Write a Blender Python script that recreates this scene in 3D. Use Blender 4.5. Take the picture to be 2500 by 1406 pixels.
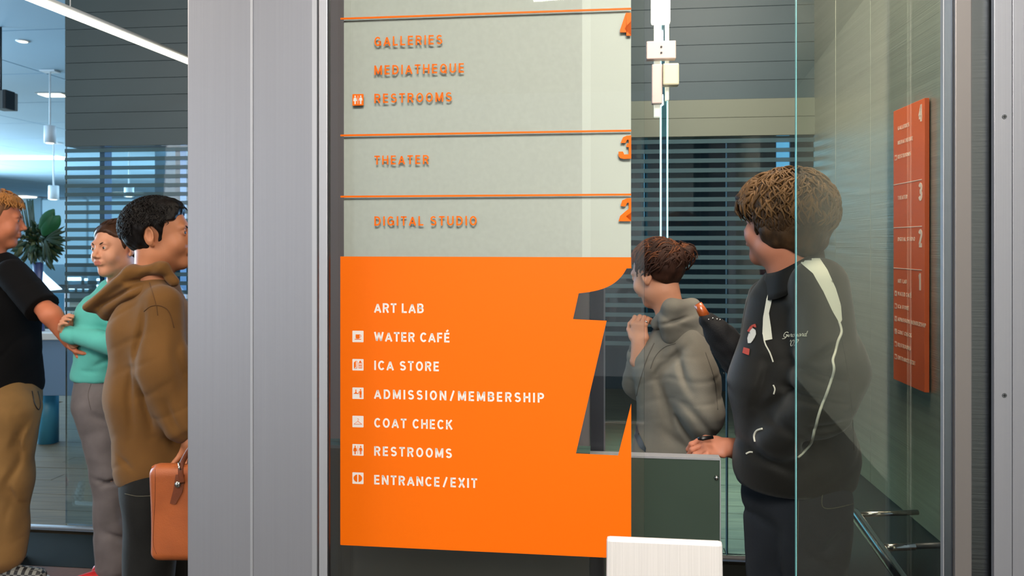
import bpy, bmesh, math, random
import numpy as np
from mathutils import Vector, Matrix
from mathutils.bvhtree import BVHTree

for o in list(bpy.data.objects):
    bpy.data.objects.remove(o)
SC = bpy.context.scene
COL = SC.collection
rnd = random.Random(7)

# ------------------------------------------------------------------ camera, world, lights, exposure
HC = 1.48            # eye height
FPX = 1875.0         # focal length in pixels of a 2500 px wide frame
cam_d = bpy.data.cameras.new('camera'); cam = bpy.data.objects.new('camera', cam_d); COL.objects.link(cam)
cam.location = (0, 0, HC); cam.rotation_euler = (math.pi/2, 0, 0)
cam_d.sensor_width = 36; cam_d.lens = 36*FPX/2500; cam_d.shift_y = -(703-597)/2500
cam_d.clip_start = 0.05; cam_d.clip_end = 200
cam_d.dof.use_dof = True; cam_d.dof.focus_distance = 1.75; cam_d.dof.aperture_fstop = 7.0
SC.camera = cam
SC.view_settings.view_transform = 'Standard'; SC.view_settings.look = 'None'
SC.view_settings.gamma = 1; SC.view_settings.use_curve_mapping = False
SC.view_settings.exposure = 0.0
w = bpy.data.worlds.new('world'); SC.world = w; w.use_nodes = True
w.node_tree.nodes['Background'].inputs[0].default_value = (0.62, 0.8, 1.0, 1)
w.node_tree.nodes['Background'].inputs[1].default_value = 0.5
try:
    SC.cycles.max_bounces = 8; SC.cycles.transparent_max_bounces = 16
    SC.cycles.caustics_reflective = False; SC.cycles.caustics_refractive = False
    SC.cycles.sample_clamp_indirect = 4.0
except Exception: pass

def area(name, loc, aim, size, power, color, size_y=None, spread=None):
    l = bpy.data.lights.new(name, 'AREA'); l.energy = power; l.color = color
    l.shape = 'RECTANGLE'; l.size = size; l.size_y = size_y or size
    if spread: l.spread = spread
    o = bpy.data.objects.new(name, l); COL.objects.link(o); o.location = loc
    o.rotation_euler = (Vector(aim)-Vector(loc)).to_track_quat('-Z', 'Y').to_euler(); return o
WARM = (1.0, 0.86, 0.70); COOL = (0.45, 0.75, 1.0); NEU = (1.0, 0.96, 0.9)
area('lamp_sign', (0.55, 0.45, 3.1), (0.0, 1.65, 1.5), 0.6, 17, NEU)          # ceiling downlight over the directory
area('fill_lift_lobby', (0.2, -0.7, 3.15), (0.2, -0.3, 0), 1.6, 212, NEU)        # added unseen lamp above the lobby, lights the lift front
area('fill_lobby_side', (-5.9, -3.6, 1.75), (2.0, -3.4, 1.3), 4.2, 120, (0.95, 0.97, 1.0), size_y=2.4)   # added unseen lamp at the side, brightens the lobby and the steel
area('fill_lobby_right', (0.5, -2.6, 3.15), (1.6, -2.7, 1.2), 1.0, 200, NEU)  # added to brighten the wall that the car glass reflects
area('lamp_gallery_side', (-2.6, 1.3, 3.1), (-1.9, 3.2, 0.9), 1.4, 68, WARM)      # warm area light over the people at the left
area('fill_car', (0.8, 2.3, 3.1), (1.1, 2.5, 0.0), 0.8, 46, WARM)                # added lamp over the lift car, brightens its steel wall
area('lamp_gallery_cool', (-7.4, 5.4, 2.2), (-2.0, 3.2, 1.1), 2.2, 260, COOL)  # cool area light out of view, left of the gallery
area('lamp_rim_cool', (-0.75, 4.9, 1.6), (-1.9, 3.2, .7), 0.9, 50, (0.35, 0.6, 1.0))   # added cool lamp out of view, for the blue rim on trousers and jeans     
area('fill_far_ceiling', (-13.8, 13, 1.6), (-5, 12, 2.9), 9, 2300, (0.58, 0.82, 1.0), size_y=2.8)  # added lamp out of view, stands in for daylight on the gallery ceiling
area('fill_far_a', (-3.4, 9.5, 3.1), (-4.0, 10.5, 0), 2.4, 700, COOL)  # added lamp hidden behind the jamb, brightens the gallery
area('fill_far_b', (-5.5, 18.0, 3.1), (-8, 18.5, 0), 4.5, 2500, COOL)  # added lamp deeper in the gallery, more cool fill
area('lamp_desk', (-2.4, 5.0, 3.1), (-3.2, 5.2, 0), 1.8, 45, (0.9,0.95,1.0))
area('fill_floor_band', (1.1, 5.0, 3.0), (1.2, 4.6, 0), 1.2, 70, (0.5, 0.9, 1.0), spread=1.1)  # added to light the floor planks at the right

# ------------------------------------------------------------------ frames
def P(x, y, D): return np.array([(x-1250)/FPX*D, D, HC-(y-597)/FPX*D])
TN = 0.115; NN = math.hypot(1, TN)
U = np.array([1, -TN, 0])/NN; W = np.array([TN, 1, 0])/NN; Zv = np.array([0, 0, 1.0])
class Front:           # a vertical plane parallel to the lift front, Dc metres ahead of the camera
    def __init__(s, Dc): s.Dc = Dc; s.o = np.array([0, Dc, 0.0])
    def D(s, x): return s.Dc/(1+TN*(x-1250)/FPX)
    def u(s, x): return (x-1250)/FPX*s.D(x)*NN
    def z(s, x, y): return HC-(y-597)/FPX*s.D(x)
    def w(s, u, w, z): return s.o+u*U+w*W+z*Zv
FB = Front(3.71)

# ------------------------------------------------------------------ materials
def lin(c): return tuple(((v/255)/12.92 if v/255 <= .04045 else ((v/255+.055)/1.055)**2.4) for v in c)
MATS = {}
def mat(name, rgb, rough=.6, metal=0, spec=.5, emit=None, es=1, noise=None, bump=None, trans=None, coat=0, sheen=0, wave=None, aniso=0):
    if name in MATS: return MATS[name]
    m = bpy.data.materials.new(name); m.use_nodes = True; nt = m.node_tree; b = nt.nodes['Principled BSDF']
    c = lin(rgb)+(1,)
    b.inputs['Base Color'].default_value = c; b.inputs['Roughness'].default_value = rough
    b.inputs['Metallic'].default_value = metal; b.inputs['Specular IOR Level'].default_value = spec
    b.inputs['Coat Weight'].default_value = coat; b.inputs['Sheen Weight'].default_value = sheen
    if aniso: b.inputs['Anisotropic'].default_value = aniso
    if emit: b.inputs['Emission Color'].default_value = lin(emit)+(1,); b.inputs['Emission Strength'].default_value = es
    tc = nt.nodes.new('ShaderNodeTexCoord')
    def nz(scale, detail=3, stretch=(1, 1, 1)):
        mp = nt.nodes.new('ShaderNodeMapping'); mp.inputs['Scale'].default_value = stretch
        nt.links.new(tc.outputs['Object'], mp.inputs[0])
        n = nt.nodes.new('ShaderNodeTexNoise'); n.inputs['Scale'].default_value = scale; n.inputs['Detail'].default_value = detail
        nt.links.new(mp.outputs[0], n.inputs['Vector']); return n
    if noise:
        sc, amt = noise[0], noise[1]; st = noise[2] if len(noise) > 2 else (1, 1, 1)
        n = nz(sc, 4, st); r = nt.nodes.new('ShaderNodeMapRange')
        r.inputs['From Min'].default_value = .3; r.inputs['From Max'].default_value = .7
        r.inputs['To Min'].default_value = 1-amt; r.inputs['To Max'].default_value = 1+amt
        nt.links.new(n.outputs[0], r.inputs[0])
        mx = nt.nodes.new('ShaderNodeMix'); mx.data_type = 'RGBA'; mx.blend_type = 'MULTIPLY'; mx.inputs[0].default_value = 1
        mx.inputs[6].default_value = c; nt.links.new(r.outputs[0], mx.inputs[7]); nt.links.new(mx.outputs[2], b.inputs['Base Color'])
    if bump:
        sc, st = bump[0], bump[1]; sr = bump[2] if len(bump) > 2 else (1, 1, 1)
        n = nz(sc, 3, sr); bp = nt.nodes.new('ShaderNodeBump'); bp.inputs['Strength'].default_value = st; bp.inputs['Distance'].default_value = .004
        nt.links.new(n.outputs[0], bp.inputs['Height']); nt.links.new(bp.outputs[0], b.inputs['Normal'])
    MATS[name] = m; return m
def glass_mat(name, tint=(255, 255, 255), ior=1.5, gain=1.0, haze=0.0, hazec=(190, 200, 195)):
    m = bpy.data.materials.new(name); m.use_nodes = True; nt = m.node_tree; nt.nodes.clear()
    out = nt.nodes.new('ShaderNodeOutputMaterial'); t = nt.nodes.new('ShaderNodeBsdfTransparent'); g = nt.nodes.new('ShaderNodeBsdfGlossy')
    t.inputs[0].default_value = lin(tint)+(1,); g.inputs['Roughness'].default_value = 0.01
    f = nt.nodes.new('ShaderNodeFresnel'); f.inputs[0].default_value = ior
    mu = nt.nodes.new('ShaderNodeMath'); mu.operation = 'MULTIPLY'; mu.inputs[1].default_value = gain; mu.use_clamp = True
    nt.links.new(f.outputs[0], mu.inputs[0])
    mx = nt.nodes.new('ShaderNodeMixShader'); nt.links.new(mu.outputs[0], mx.inputs[0]); nt.links.new(t.outputs[0], mx.inputs[1]); nt.links.new(g.outputs[0], mx.inputs[2])
    last = mx
    if haze:
        d = nt.nodes.new('ShaderNodeBsdfDiffuse'); d.inputs[0].default_value = lin(hazec)+(1,)
        m2 = nt.nodes.new('ShaderNodeMixShader'); m2.inputs[0].default_value = haze
        nt.links.new(mx.outputs[0], m2.inputs[1]); nt.links.new(d.outputs[0], m2.inputs[2]); last = m2
    nt.links.new(last.outputs[0], out.inputs[0]); MATS[name] = m; return m

# ------------------------------------------------------------------ object helpers
def mobj(name, verts, faces, material, parent=None, smooth=False, mi=None):
    me = bpy.data.meshes.new(name); me.from_pydata([tuple(map(float, v)) for v in verts], [], [tuple(int(i) for i in f) for f in faces]); 
    ms = material if isinstance(material, (list, tuple)) else [material]
    for m in ms: me.materials.append(m)
    if mi is not None: me.polygons.foreach_set('material_index', np.asarray(mi, dtype=np.int32))
    if smooth: me.polygons.foreach_set('use_smooth', [True]*len(me.polygons))
    me.update()
    o = bpy.data.objects.new(name, me); COL.objects.link(o)
    if parent: setpar(o, parent)
    return o
def wm(o):
    m = Matrix.Translation(o.location) @ o.rotation_euler.to_matrix().to_4x4()
    return (wm(o.parent) @ o.matrix_parent_inverse @ m) if o.parent else m
def setpar(o, p): o.parent = p; o.matrix_parent_inverse = wm(p).inverted()
def thing(name, label, cat, loc=(0, 0, 0), group=None, kind=None):
    o = bpy.data.objects.new(name, None); COL.objects.link(o); o.location = tuple(map(float, loc)); o.empty_display_size = .1
    return tag(o, label, cat, group, kind)
def tag(o, label=None, cat=None, group=None, kind=None):
    if label: o['label'] = label
    if cat: o['category'] = cat
    if group: o['group'] = group
    if kind: o['kind'] = kind
    return o
BF = [(0, 3, 2, 1), (4, 5, 6, 7), (0, 1, 5, 4), (1, 2, 6, 5), (2, 3, 7, 6), (3, 0, 4, 7)]
def hexa(name, pts, m, parent=None, bevel=0): # pts: 4 bottom, 4 top
    o = mobj(name, pts, BF, m, parent)
    bm = bmesh.new(); bm.from_mesh(o.data); bmesh.ops.recalc_face_normals(bm, faces=bm.faces)
    if bevel: bmesh.ops.bevel(bm, geom=bm.edges[:], offset=bevel, segments=2, affect='EDGES', profile=.6)
    bm.to_mesh(o.data); bm.free(); return o
def box(name, x0, x1, y0, y1, z0, z1, m, parent=None, bevel=0):
    return hexa(name, [(x0, y0, z0), (x1, y0, z0), (x1, y1, z0), (x0, y1, z0), (x0, y0, z1), (x1, y0, z1), (x1, y1, z1), (x0, y1, z1)], m, parent, bevel)
def fbox(name, F, u0, u1, w0, w1, z0, z1, m, parent=None, bevel=0):
    q = [F.w(u0, w0, z0), F.w(u1, w0, z0), F.w(u1, w1, z0), F.w(u0, w1, z0), F.w(u0, w0, z1), F.w(u1, w0, z1), F.w(u1, w1, z1), F.w(u0, w1, z1)]
    return hexa(name, q, m, parent, bevel)
def tube_data(pts, rad, n=12, caps=True, flat=None):
    pts = [np.array(p, float) for p in pts]; V = []; Fc = []
    rad = rad if hasattr(rad, '__len__') else [rad]*len(pts)
    up = np.array([0, 0, 1.0]); N = len(pts); prev = None
    for i, p in enumerate(pts):
        t = pts[min(i+1, N-1)]-pts[max(i-1, 0)]; t /= (np.linalg.norm(t)+1e-9)
        a = prev if prev is not None else (up if abs(t[2]) < .9 else np.array([1.0, 0, 0]))
        a = a-t*np.dot(a, t); a /= (np.linalg.norm(a)+1e-9); b = np.cross(t, a); prev = a
        for k in range(n):
            th = 2*math.pi*k/n; V.append(p+rad[i]*(math.cos(th)*a+math.sin(th)*b*(flat or 1)))
    for i in range(N-1):
        for k in range(n): Fc.append((i*n+k, i*n+(k+1) % n, (i+1)*n+(k+1) % n, (i+1)*n+k))
    if caps: Fc.append(tuple(range(n))[::-1]); Fc.append(tuple((N-1)*n+k for k in range(n)))
    return V, Fc
def tube(name, pts, rad, m, parent=None, n=12, flat=None):
    V, Fc = tube_data(pts, rad, n, True, flat); return mobj(name, V, Fc, m, parent, True)
def join(parts):
    V = []; Fc = []
    for v, f in parts:
        k = len(V); V.extend(v); Fc.extend([tuple(i+k for i in q) for q in f])
    return V, Fc
def poly_prism(name, pts2, F, w0, w1, m, parent=None, holes=None):
    """flat outline given in (u,z) of plane F extruded from w0 to w1 (a triangulated face)"""
    bm = bmesh.new(); vs = [bm.verts.new(F.w(u, w0, z)) for u, z in pts2]; f = bm.faces.new(vs)
    r = bmesh.ops.extrude_face_region(bm, geom=[f]); d = Vector((F.w(0, w1, 0)-F.w(0, w0, 0)).tolist())
    for g in r['geom']:
        if isinstance(g, bmesh.types.BMVert): g.co += d
    bmesh.ops.triangulate(bm, faces=bm.faces[:]); bmesh.ops.recalc_face_normals(bm, faces=bm.faces)
    me = bpy.data.meshes.new(name); bm.to_mesh(me); bm.free(); me.materials.append(m)
    o = bpy.data.objects.new(name, me); COL.objects.link(o)
    if parent: setpar(o, parent)
    return o
def text_data(s, bold=0.0, spacing=1.0, shear=0.0):
    """builtin font -> 2D verts (cap height 1, starts at x=0) and faces, as a flat mesh"""
    c = bpy.data.curves.new('t', 'FONT'); c.body = s; c.size = 1; c.space_character = spacing; c.offset = bold; c.shear = shear; c.resolution_u = 4
    o = bpy.data.objects.new('t', c); COL.objects.link(o)
    dg = bpy.context.evaluated_depsgraph_get(); me = bpy.data.meshes.new_from_object(o.evaluated_get(dg))
    v = np.array([tuple(q.co[:2]) for q in me.vertices]) if len(me.vertices) else np.zeros((0, 2))
    f = [tuple(p.vertices) for p in me.polygons]
    bpy.data.objects.remove(o); bpy.data.curves.remove(c); bpy.data.meshes.remove(me)
    return v, f
_cap = None
def text_norm(s, bold=.02, spacing=1.15, shear=0.0):
    global _cap
    if _cap is None:
        v, f = text_data('H', bold); _cap = (v[:, 1].min(), v[:, 1].max())
    v, f = text_data(s, bold, spacing, shear); v = v.copy(); v[:, 1] -= _cap[0]; v /= (_cap[1]-_cap[0]); v[:, 0] -= v[:, 0].min()
    return v, f
# ------------------------------------------------------------------ sculpting kit: signed distance shapes -> one smooth mesh
def smin(a, b, k):
    if k <= 0: return np.minimum(a, b)
    h = np.maximum(k-np.abs(a-b), 0)/k
    return np.minimum(a, b)-h*h*k*.25
def smax(a, b, k): return -smin(-a, -b, k)
def E(c, r, R=None, k=.02):
    c = np.array(c, float); r = np.array(r, float)
    def f(p):
        q = p-c
        if R is not None: q = q@R
        a = np.linalg.norm(q/r, axis=1); b = np.linalg.norm(q/(r*r), axis=1)+1e-9
        return a*(a-1)/b
    return (f, k, '+', c-r.max(), c+r.max())
def C(a, b, ra, rb=None, k=.02, flat=None):
    """tapered limb; flat=(axis, factor>1) widens it along that axis"""
    a = np.array(a, float); b = np.array(b, float); rb = ra if rb is None else rb
    ab = b-a; L2 = max(ab@ab, 1e-9); n = None
    if flat is not None: n = np.array(flat[0], float); n /= np.linalg.norm(n); fl = flat[1]
    def f(p):
        q = p-a
        if n is not None: q = q+np.outer(q@n, n)*(1/fl-1)
        d = ab if n is None else ab+n*(ab@n)*(1/fl-1)
        t = np.clip(q@d/max(d@d, 1e-9), 0, 1)
        return np.linalg.norm(q-np.outer(t, d), axis=1)-(ra+(rb-ra)*t)
    m = max(ra, rb)*(flat[1] if flat is not None else 1)
    return (f, k, '+', np.minimum(a, b)-m, np.maximum(a, b)+m)
def sub(pr): return (pr[0], pr[1], '-', pr[3], pr[4])
def cutz(z, above=True, k=.004):       # remove what is above / below z
    return ((lambda p: (z-p[:, 2]) if above else (p[:, 2]-z)), k, '-', None, None)
def combine(prims, disp=None):
    def f(p):
        d = None
        for fn, k, op, _, _ in prims:
            e = fn(p)
            if d is None: d = e
            elif op == '+': d = smin(d, e, k)
            else: d = smax(d, -e, k)
        if disp is not None: d = d+disp(p)
        return d
    return f
def bounds(prims, pad):
    lo = np.min([q[3] for q in prims if q[2] == '+'], axis=0)-pad; hi = np.max([q[4] for q in prims if q[2] == '+'], axis=0)+pad
    return lo, hi
def sculpt(prims, vox, disp=None, pad=.03):
    """surface nets; returns verts, quads"""
    f = combine(prims, disp); lo, hi = bounds(prims, pad)
    S = 4; n = (np.ceil((hi-lo)/(vox*S)).astype(int)+1)*S
    ax = [lo[i]+vox*np.arange(n[i]) for i in range(3)]
    cx = [a[::S]+vox*(S-1)/2 for a in ax]
    g = np.stack(np.meshgrid(*cx, indexing='ij'), -1).reshape(-1, 3)
    cd = f(g).reshape(len(cx[0]), len(cx[1]), len(cx[2]))
    thr = vox*S*1.55+.012
    big = np.repeat(np.repeat(np.repeat(cd, S, 0), S, 1), S, 2)[:n[0], :n[1], :n[2]]
    d = big.astype(np.float64); mk = np.abs(big) < thr
    idx = np.argwhere(mk); pts = lo+idx*vox
    out = np.empty(len(pts))
    for i in range(0, len(pts), 400000): out[i:i+400000] = f(pts[i:i+400000])
    d[mk] = out
    s = d < 0
    c = np.stack([s[i:n[0]-1+i, j:n[1]-1+j, k:n[2]-1+k] for i in (0, 1) for j in (0, 1) for k in (0, 1)])
    sm = c.sum(0); act = (sm > 0) & (sm < 8); ai = np.argwhere(act)
    vid = -np.ones(act.shape, int); vid[act] = np.arange(len(ai))
    acc = np.zeros((len(ai), 3)); cnt = np.zeros(len(ai))
    cor = [(i, j, k) for i in (0, 1) for j in (0, 1) for k in (0, 1)]
    for a in cor:
        for b in cor:
            if sum(abs(x-y) for x, y in zip(a, b)) == 1 and a < b:
                da = d[ai[:, 0]+a[0], ai[:, 1]+a[1], ai[:, 2]+a[2]]; db = d[ai[:, 0]+b[0], ai[:, 1]+b[1], ai[:, 2]+b[2]]
                x = (da < 0) != (db < 0); t = np.where(x, da/np.where(x, da-db, 1), 0)
                acc += np.where(x[:, None], np.array(a)+t[:, None]*(np.array(b)-np.array(a)), 0); cnt += x
    V = lo+(ai+acc/cnt[:, None])*vox
    Q = []
    for axx in range(3):
        o = [1, 1, 1]; o[axx] = 0
        sl0 = tuple(slice(1 if q != axx else 0, n[q]-1) for q in range(3))
        A = s[sl0]; sh = [slice(1 if q != axx else 0, n[q]-1) for q in range(3)]; sh[axx] = slice(1, n[axx]); B = s[tuple(sh)]
        e = np.argwhere(A != B); base = e+np.array(o)
        fl = A[e[:, 0], e[:, 1], e[:, 2]]
        u, v = [q for q in range(3) if q != axx]
        du = np.zeros(3, int); du[u] = 1; dv = np.zeros(3, int); dv[v] = 1
        q = [vid[tuple((base-x).T)] for x in (du+dv, dv, 0*du, du)]
        q = np.stack(q, 1)
        sw = fl if axx != 1 else ~fl
        q[~sw] = q[~sw][:, ::-1]
        Q.append(q[(q >= 0).all(1)])
    return V, np.concatenate(Q)
def sobj(name, pieces, m, parent=None, mi=None):
    """pieces: list of (V,Q) joined into one object"""
    V = np.concatenate([p[0] for p in pieces]); off = np.cumsum([0]+[len(p[0]) for p in pieces[:-1]])
    Q = np.concatenate([p[1]+o for p, o in zip(pieces, off)])
    me = bpy.data.meshes.new(name); me.vertices.add(len(V)); me.vertices.foreach_set('co', V.astype(np.float32).ravel())
    me.loops.add(len(Q)*4); me.loops.foreach_set('vertex_index', Q.astype(np.int32).ravel())
    me.polygons.add(len(Q)); me.polygons.foreach_set('loop_start', np.arange(0, len(Q)*4, 4, dtype=np.int32))
    me.polygons.foreach_set('use_smooth', np.ones(len(Q), bool))
    for q in (m if isinstance(m, (list, tuple)) else [m]): me.materials.append(q)
    if mi is not None:
        ctr = V[Q].mean(1); me.polygons.foreach_set('material_index', mi(ctr).astype(np.int32))
    me.update(calc_edges=True); me.validate()
    o = bpy.data.objects.new(name, me); COL.objects.link(o)
    if parent: setpar(o, parent)
    return o
def wob(seed, freq, amp, n=7, stretch=(1, 1, 1)):
    r = np.random.RandomState(seed); K = r.normal(size=(n, 3))*freq*np.array(stretch); ph = r.uniform(0, 6.28, n); K2 = r.normal(size=(n, 3))*freq*.45
    def f(p):
        s = 0
        for i in range(n): s = s+np.sin(p@K[i]+ph[i]+1.3*np.sin(p@K2[i]))
        return amp*s/n*1.6
    return f
def folds(lines, seed=3):
    """cloth creases: list of (a, b, width, depth) grooves(+)/ridges(-) along segments"""
    L = [(np.array(a, float), np.array(b, float), w_, dp) for a, b, w_, dp in lines]; wb = wob(seed, 18, .012); rs = np.random.RandomState(seed+50); Kw = rs.normal(size=3)*np.array([14, 8, 22])+np.array([9, 0, 22]); Kw2 = rs.normal(size=3)*9
    def f(p):
        s = 0; q0 = p+wb(p)[:, None]*np.array([1, 0, .4])
        for a, b, w_, dp in L:
            ab = b-a; q = q0-a; t = np.clip(q@ab/(ab@ab), 0, 1); dd = np.linalg.norm((q-np.outer(t, ab))*np.array([1, .08, 1]), axis=1)
            s = s+dp*np.exp(-(dd/w_)**2)*np.sin(np.pi*np.clip(t, .06, .94))
        w2 = np.abs(np.sin((p+.012*np.sin(p[:, [2, 0, 1]]*31))@Kw)); s = s*1.35+.0030*np.maximum(0, 1-w2*2.2)*(.5+.5*np.sin(p@Kw2))
        return s
    return f
def addf(*fs): return lambda p: sum(f(p) for f in fs)
def rotz(a): c, s = math.cos(a), math.sin(a); return np.array([[c, -s, 0], [s, c, 0], [0, 0, 1.0]])
def rotx(a): c, s = math.cos(a), math.sin(a); return np.array([[1, 0, 0], [0, c, -s], [0, s, c.real]])
def roty(a): c, s = math.cos(a), math.sin(a); return np.array([[c, 0, s], [0, 1, 0], [-s, 0, c]])
# ------------------------------------------------------------------ materials in use
STEEL = mat('brushed_steel', (155, 155, 161), .42, .65, noise=(3, .02, (60, 60, .4)), bump=(6, .04, (60, 60, .3)))
STEEL_SOFT = mat('satin_steel', (180, 180, 184), .5, .75, noise=(2.5, .05, (40, 40, .6)))
STEEL_DK = mat('dark_steel', (95, 97, 100), .45, .6)
STEEL_WALL = mat('car_wall_steel', (176, 180, 168), .3, .6, noise=(2, .10, (.6, .6, 30)), bump=(4, .25, (.5, .5, 90)))
STEEL_HI = mat('bright_brushed_top', (222, 216, 212), .5, .35, noise=(8, .06, (60, 60, .5)), bump=(8, .2, (70, 70, .3)))
CHROME = mat('polished_rail', (200, 196, 188), .14, 1)
ORANGE = mat('orange_vinyl', (228, 101, 1), .5, spec=.2)
ORANGE2 = mat('orange_enamel', (232, 106, 60), .4, spec=.4)
WHITEV = mat('white_vinyl', (222, 212, 205), .5)
FROST = mat('frosted_film', (212, 211, 204), .6, spec=.2, noise=(90, .03))
GLASS = glass_mat('clear_glass', (252, 254, 252), 1.5, 1.15)
GLASS_CAR = glass_mat('car_glass', (244, 247, 242), 1.52, 2.2)
GLASS_DK = glass_mat('smoked_glass', (150, 158, 152), 1.5, 1.2)
GLASS_PART = glass_mat('partition_glass', (240, 250, 252), 1.5, 1.0)
FILM = glass_mat('frosted_stripe_film', (150, 175, 185), 1.45, 1.0, haze=.5, hazec=(98, 128, 138))
EDGE = mat('glass_edge', (150, 225, 225), .2, spec=.8, emit=None)
PLANK = mat('slat_panel', (58, 78, 87), .5, noise=(2, .08))
BAND = mat('pale_band', (116, 124, 112), .6)
FLOORM = mat('oak_grey_plank', (84, 70, 50), .55, spec=.3, noise=(2.2, .3, (1.2, 14, 1)))
MATD = mat('dark_threshold', (26, 27, 23), .8, spec=.1)
BROWN = mat('brown_floor', (108, 66, 38), .5, noise=(60, .12))
CEILP = mat('ceiling_panel', (168, 196, 214), .55, noise=(.6, .05))
CEILN = mat('near_ceiling', (190, 186, 176), .8)
WALLP = mat('pale_wall', (176, 200, 210), .7)
WALLR = mat('rear_wall_grey', (205, 203, 205), .8)
WALLB = mat('rear_wall', (168, 162, 142), .8)
LAMPM = mat('lamp_white', (255, 252, 240), .5, emit=(255, 248, 225), es=2.2)
WINM = mat('daylight_window', (200, 230, 250), .3, emit=(105, 190, 235), es=.75)
WINW = mat('bright_window', (230, 240, 250), .3, emit=(215, 238, 255), es=1.1)
TEALD = mat('teal_dark_wall', (15, 38, 47), .6, noise=(1.5, .2))
GREY_P = mat('lamp_body', (225, 228, 230), .5)
BLACKM = mat('black_part', (14, 14, 15), .5)
NAVYM = mat('mullion_blue', (10, 72, 104), .5)

def st(o): o['kind'] = 'structure'; return o
CZ = 3.2
# ---- floor: planks beyond the partition, dark threshold, brown carpet in front
fl = thing('floor', None, None, (0, 3, 0)); fl['kind'] = 'structure'
fbox('carpet', FB, -9, 5, -1.1, -.42, -.06, 0, BROWN, fl)
fbox('lobby_tile', FB, -9, 5, -9, -1.103, -.06, 0, mat('lobby_tile', (46, 42, 36), .4), fl)
fbox('threshold', FB, -9, 5, -.417, -.045, -.06, 0.001, MATD, fl)
k = 0
for r in range(24):
    w0 = .03+r*.125; off = rnd.uniform(-1.0, 0)
    for q in range(7):
        u0 = -4.3+off+q*1.5
        if u0 > 3.2: continue
        o = fbox('floor_plank', FB, u0, u0+1.496, w0, w0+.1225, -.04, rnd.uniform(-.001, .0005), FLOORM, fl); k += 1
fbox('subfloor', FB, -22, 8, .0, 27, -.10, -.041, BLACKM, fl)
fbox('plank_field', FB, -22, 8, 3.03, 24, -.04, -.001, FLOORM, fl)
# ---- ceiling panels
ce = thing('ceiling', None, None, (0, 6, CZ)); ce['kind'] = 'structure'
for r in range(15):
    for q in range(9):
        u0 = -19.5+q*2.4+(r % 2)*.0
        if r*1.45+4.2 > 7 and q > 6: continue
        fbox('ceiling_panel', FB, u0, u0+2.38, .55+r*1.45, .55+r*1.45+1.43, CZ, CZ+.05, CEILP, ce)
fbox('ceiling_backing', FB, -22, 8, .2, 25, CZ+.05, CZ+.1, BLACKM, ce)
fbox('soffit', FB, -7, 6, -9.5, .54, CZ, CZ+.1, CEILN, ce)
# ---- walls
st(fbox('wall_back', FB, -22, 3, 22.6, 22.8, 0, CZ, WALLP))
st(fbox('wall_left', FB, -20.2, -20, -.2, 22.6, 0, CZ, WALLP))
st(fbox('wall_rear', FB, -6.5, 6, -9.2, -9.0, 0, CZ, WALLR))
st(hexa('wall_right', [(1.62, -.25, 0), (1.75, -.25, 0), (1.68, -5.4, 0), (1.54, -5.4, 0), (1.62, -.25, CZ), (1.75, -.25, CZ), (1.68, -5.4, CZ), (1.54, -5.4, CZ)], WALLB))
# dark service wall behind the stripes, with a blue slit and added unseen glow panels
sv = thing('wall_service', None, None, (0, 8, 0)); sv['kind'] = 'structure'
Fs = Front(8.0)
def us(x): return Fs.u(x)
for x0, x1 in ((378, 560), (900, 1050), (1480, 1895), (1930, 2500)):
    fbox('wall_panel', Fs, us(x0), us(x1), 0, .12, 0, CZ, TEALD, sv)
fbox('wall_panel', Fs, us(560), us(900), 0, .12, 0, 1.2, TEALD, sv)
fbox('wall_panel', Fs, us(560), us(900), 0, .12, 2.5, CZ, TEALD, sv)
fbox('wall_panel', Fs, us(1050), us(1480), 0, .12, 0, 1.75, TEALD, sv)
fbox('wall_panel', Fs, us(1050), us(1480), 0, .12, 2.45, CZ, TEALD, sv)
st(fbox('glow_panel_sign', Fs, us(1050), us(1480), .03, .06, 1.75, 2.45, mat('blue_glow', (150, 210, 235), .3, emit=(110, 195, 235), es=2.4)))  # added blue glow hidden behind the sign, reflected in the car wall
o = fbox('glow_panel_jamb', Fs, us(562), us(898), .03, .06, 1.2, 2.5, WINM); st(o)  # added glow hidden behind the jamb, for blue streaks on the steel wall
o = fbox('window_2', Fs, us(1896), us(1929), .03, .06, .1, 3.1, WINM); st(o)
o = fbox('window_3', Fs, us(345), us(377), .4, .44, 1.9, 2.4, WINW); st(o)
# far glazing at the left
wn = thing('window_4', None, None, tuple(P(110, 690, 20)), kind='structure')
hexa('pane', [P(92, 712, 20), P(152, 706, 20), P(152, 706, 20.1), P(92, 712, 20.1), P(100, 655, 20), P(110, 668, 20), P(110, 668, 20.1), P(100, 655, 20.1)], WINW, wn)
for i, (x0, x1, y0, y1) in enumerate(((165, 198, 677, 694), (206, 214, 680, 692), (236, 262, 680, 700), (268, 284, 682, 702), (168, 182, 705, 712), (188, 200, 706, 712), (206, 216, 706, 712))):
    hexa('pane', [P(x0, y1, 19), P(x1, y1, 19), P(x1, y1, 19.1), P(x0, y1, 19.1), P(x0, y0, 19), P(x1, y0, 19), P(x1, y0, 19.1), P(x0, y0, 19.1)], WINW, wn)

gz = thing('window_6', None, None, tuple(FB.w(-12, 22.4, 0)), kind='structure')
SKYP = mat('daylight_glazing', (150, 190, 210), .4, emit=(150, 196, 222), es=.62)
for i in range(9): fbox('pane', FB, -20+i*1.85, -20+i*1.85+1.80, 22.45, 22.5, .75, CZ-.08, SKYP, gz)
for i in range(10): fbox('mullion', FB, -20.05+i*1.85, -20+i*1.85, 22.38, 22.5, 0, CZ, WALLP, gz)
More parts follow.
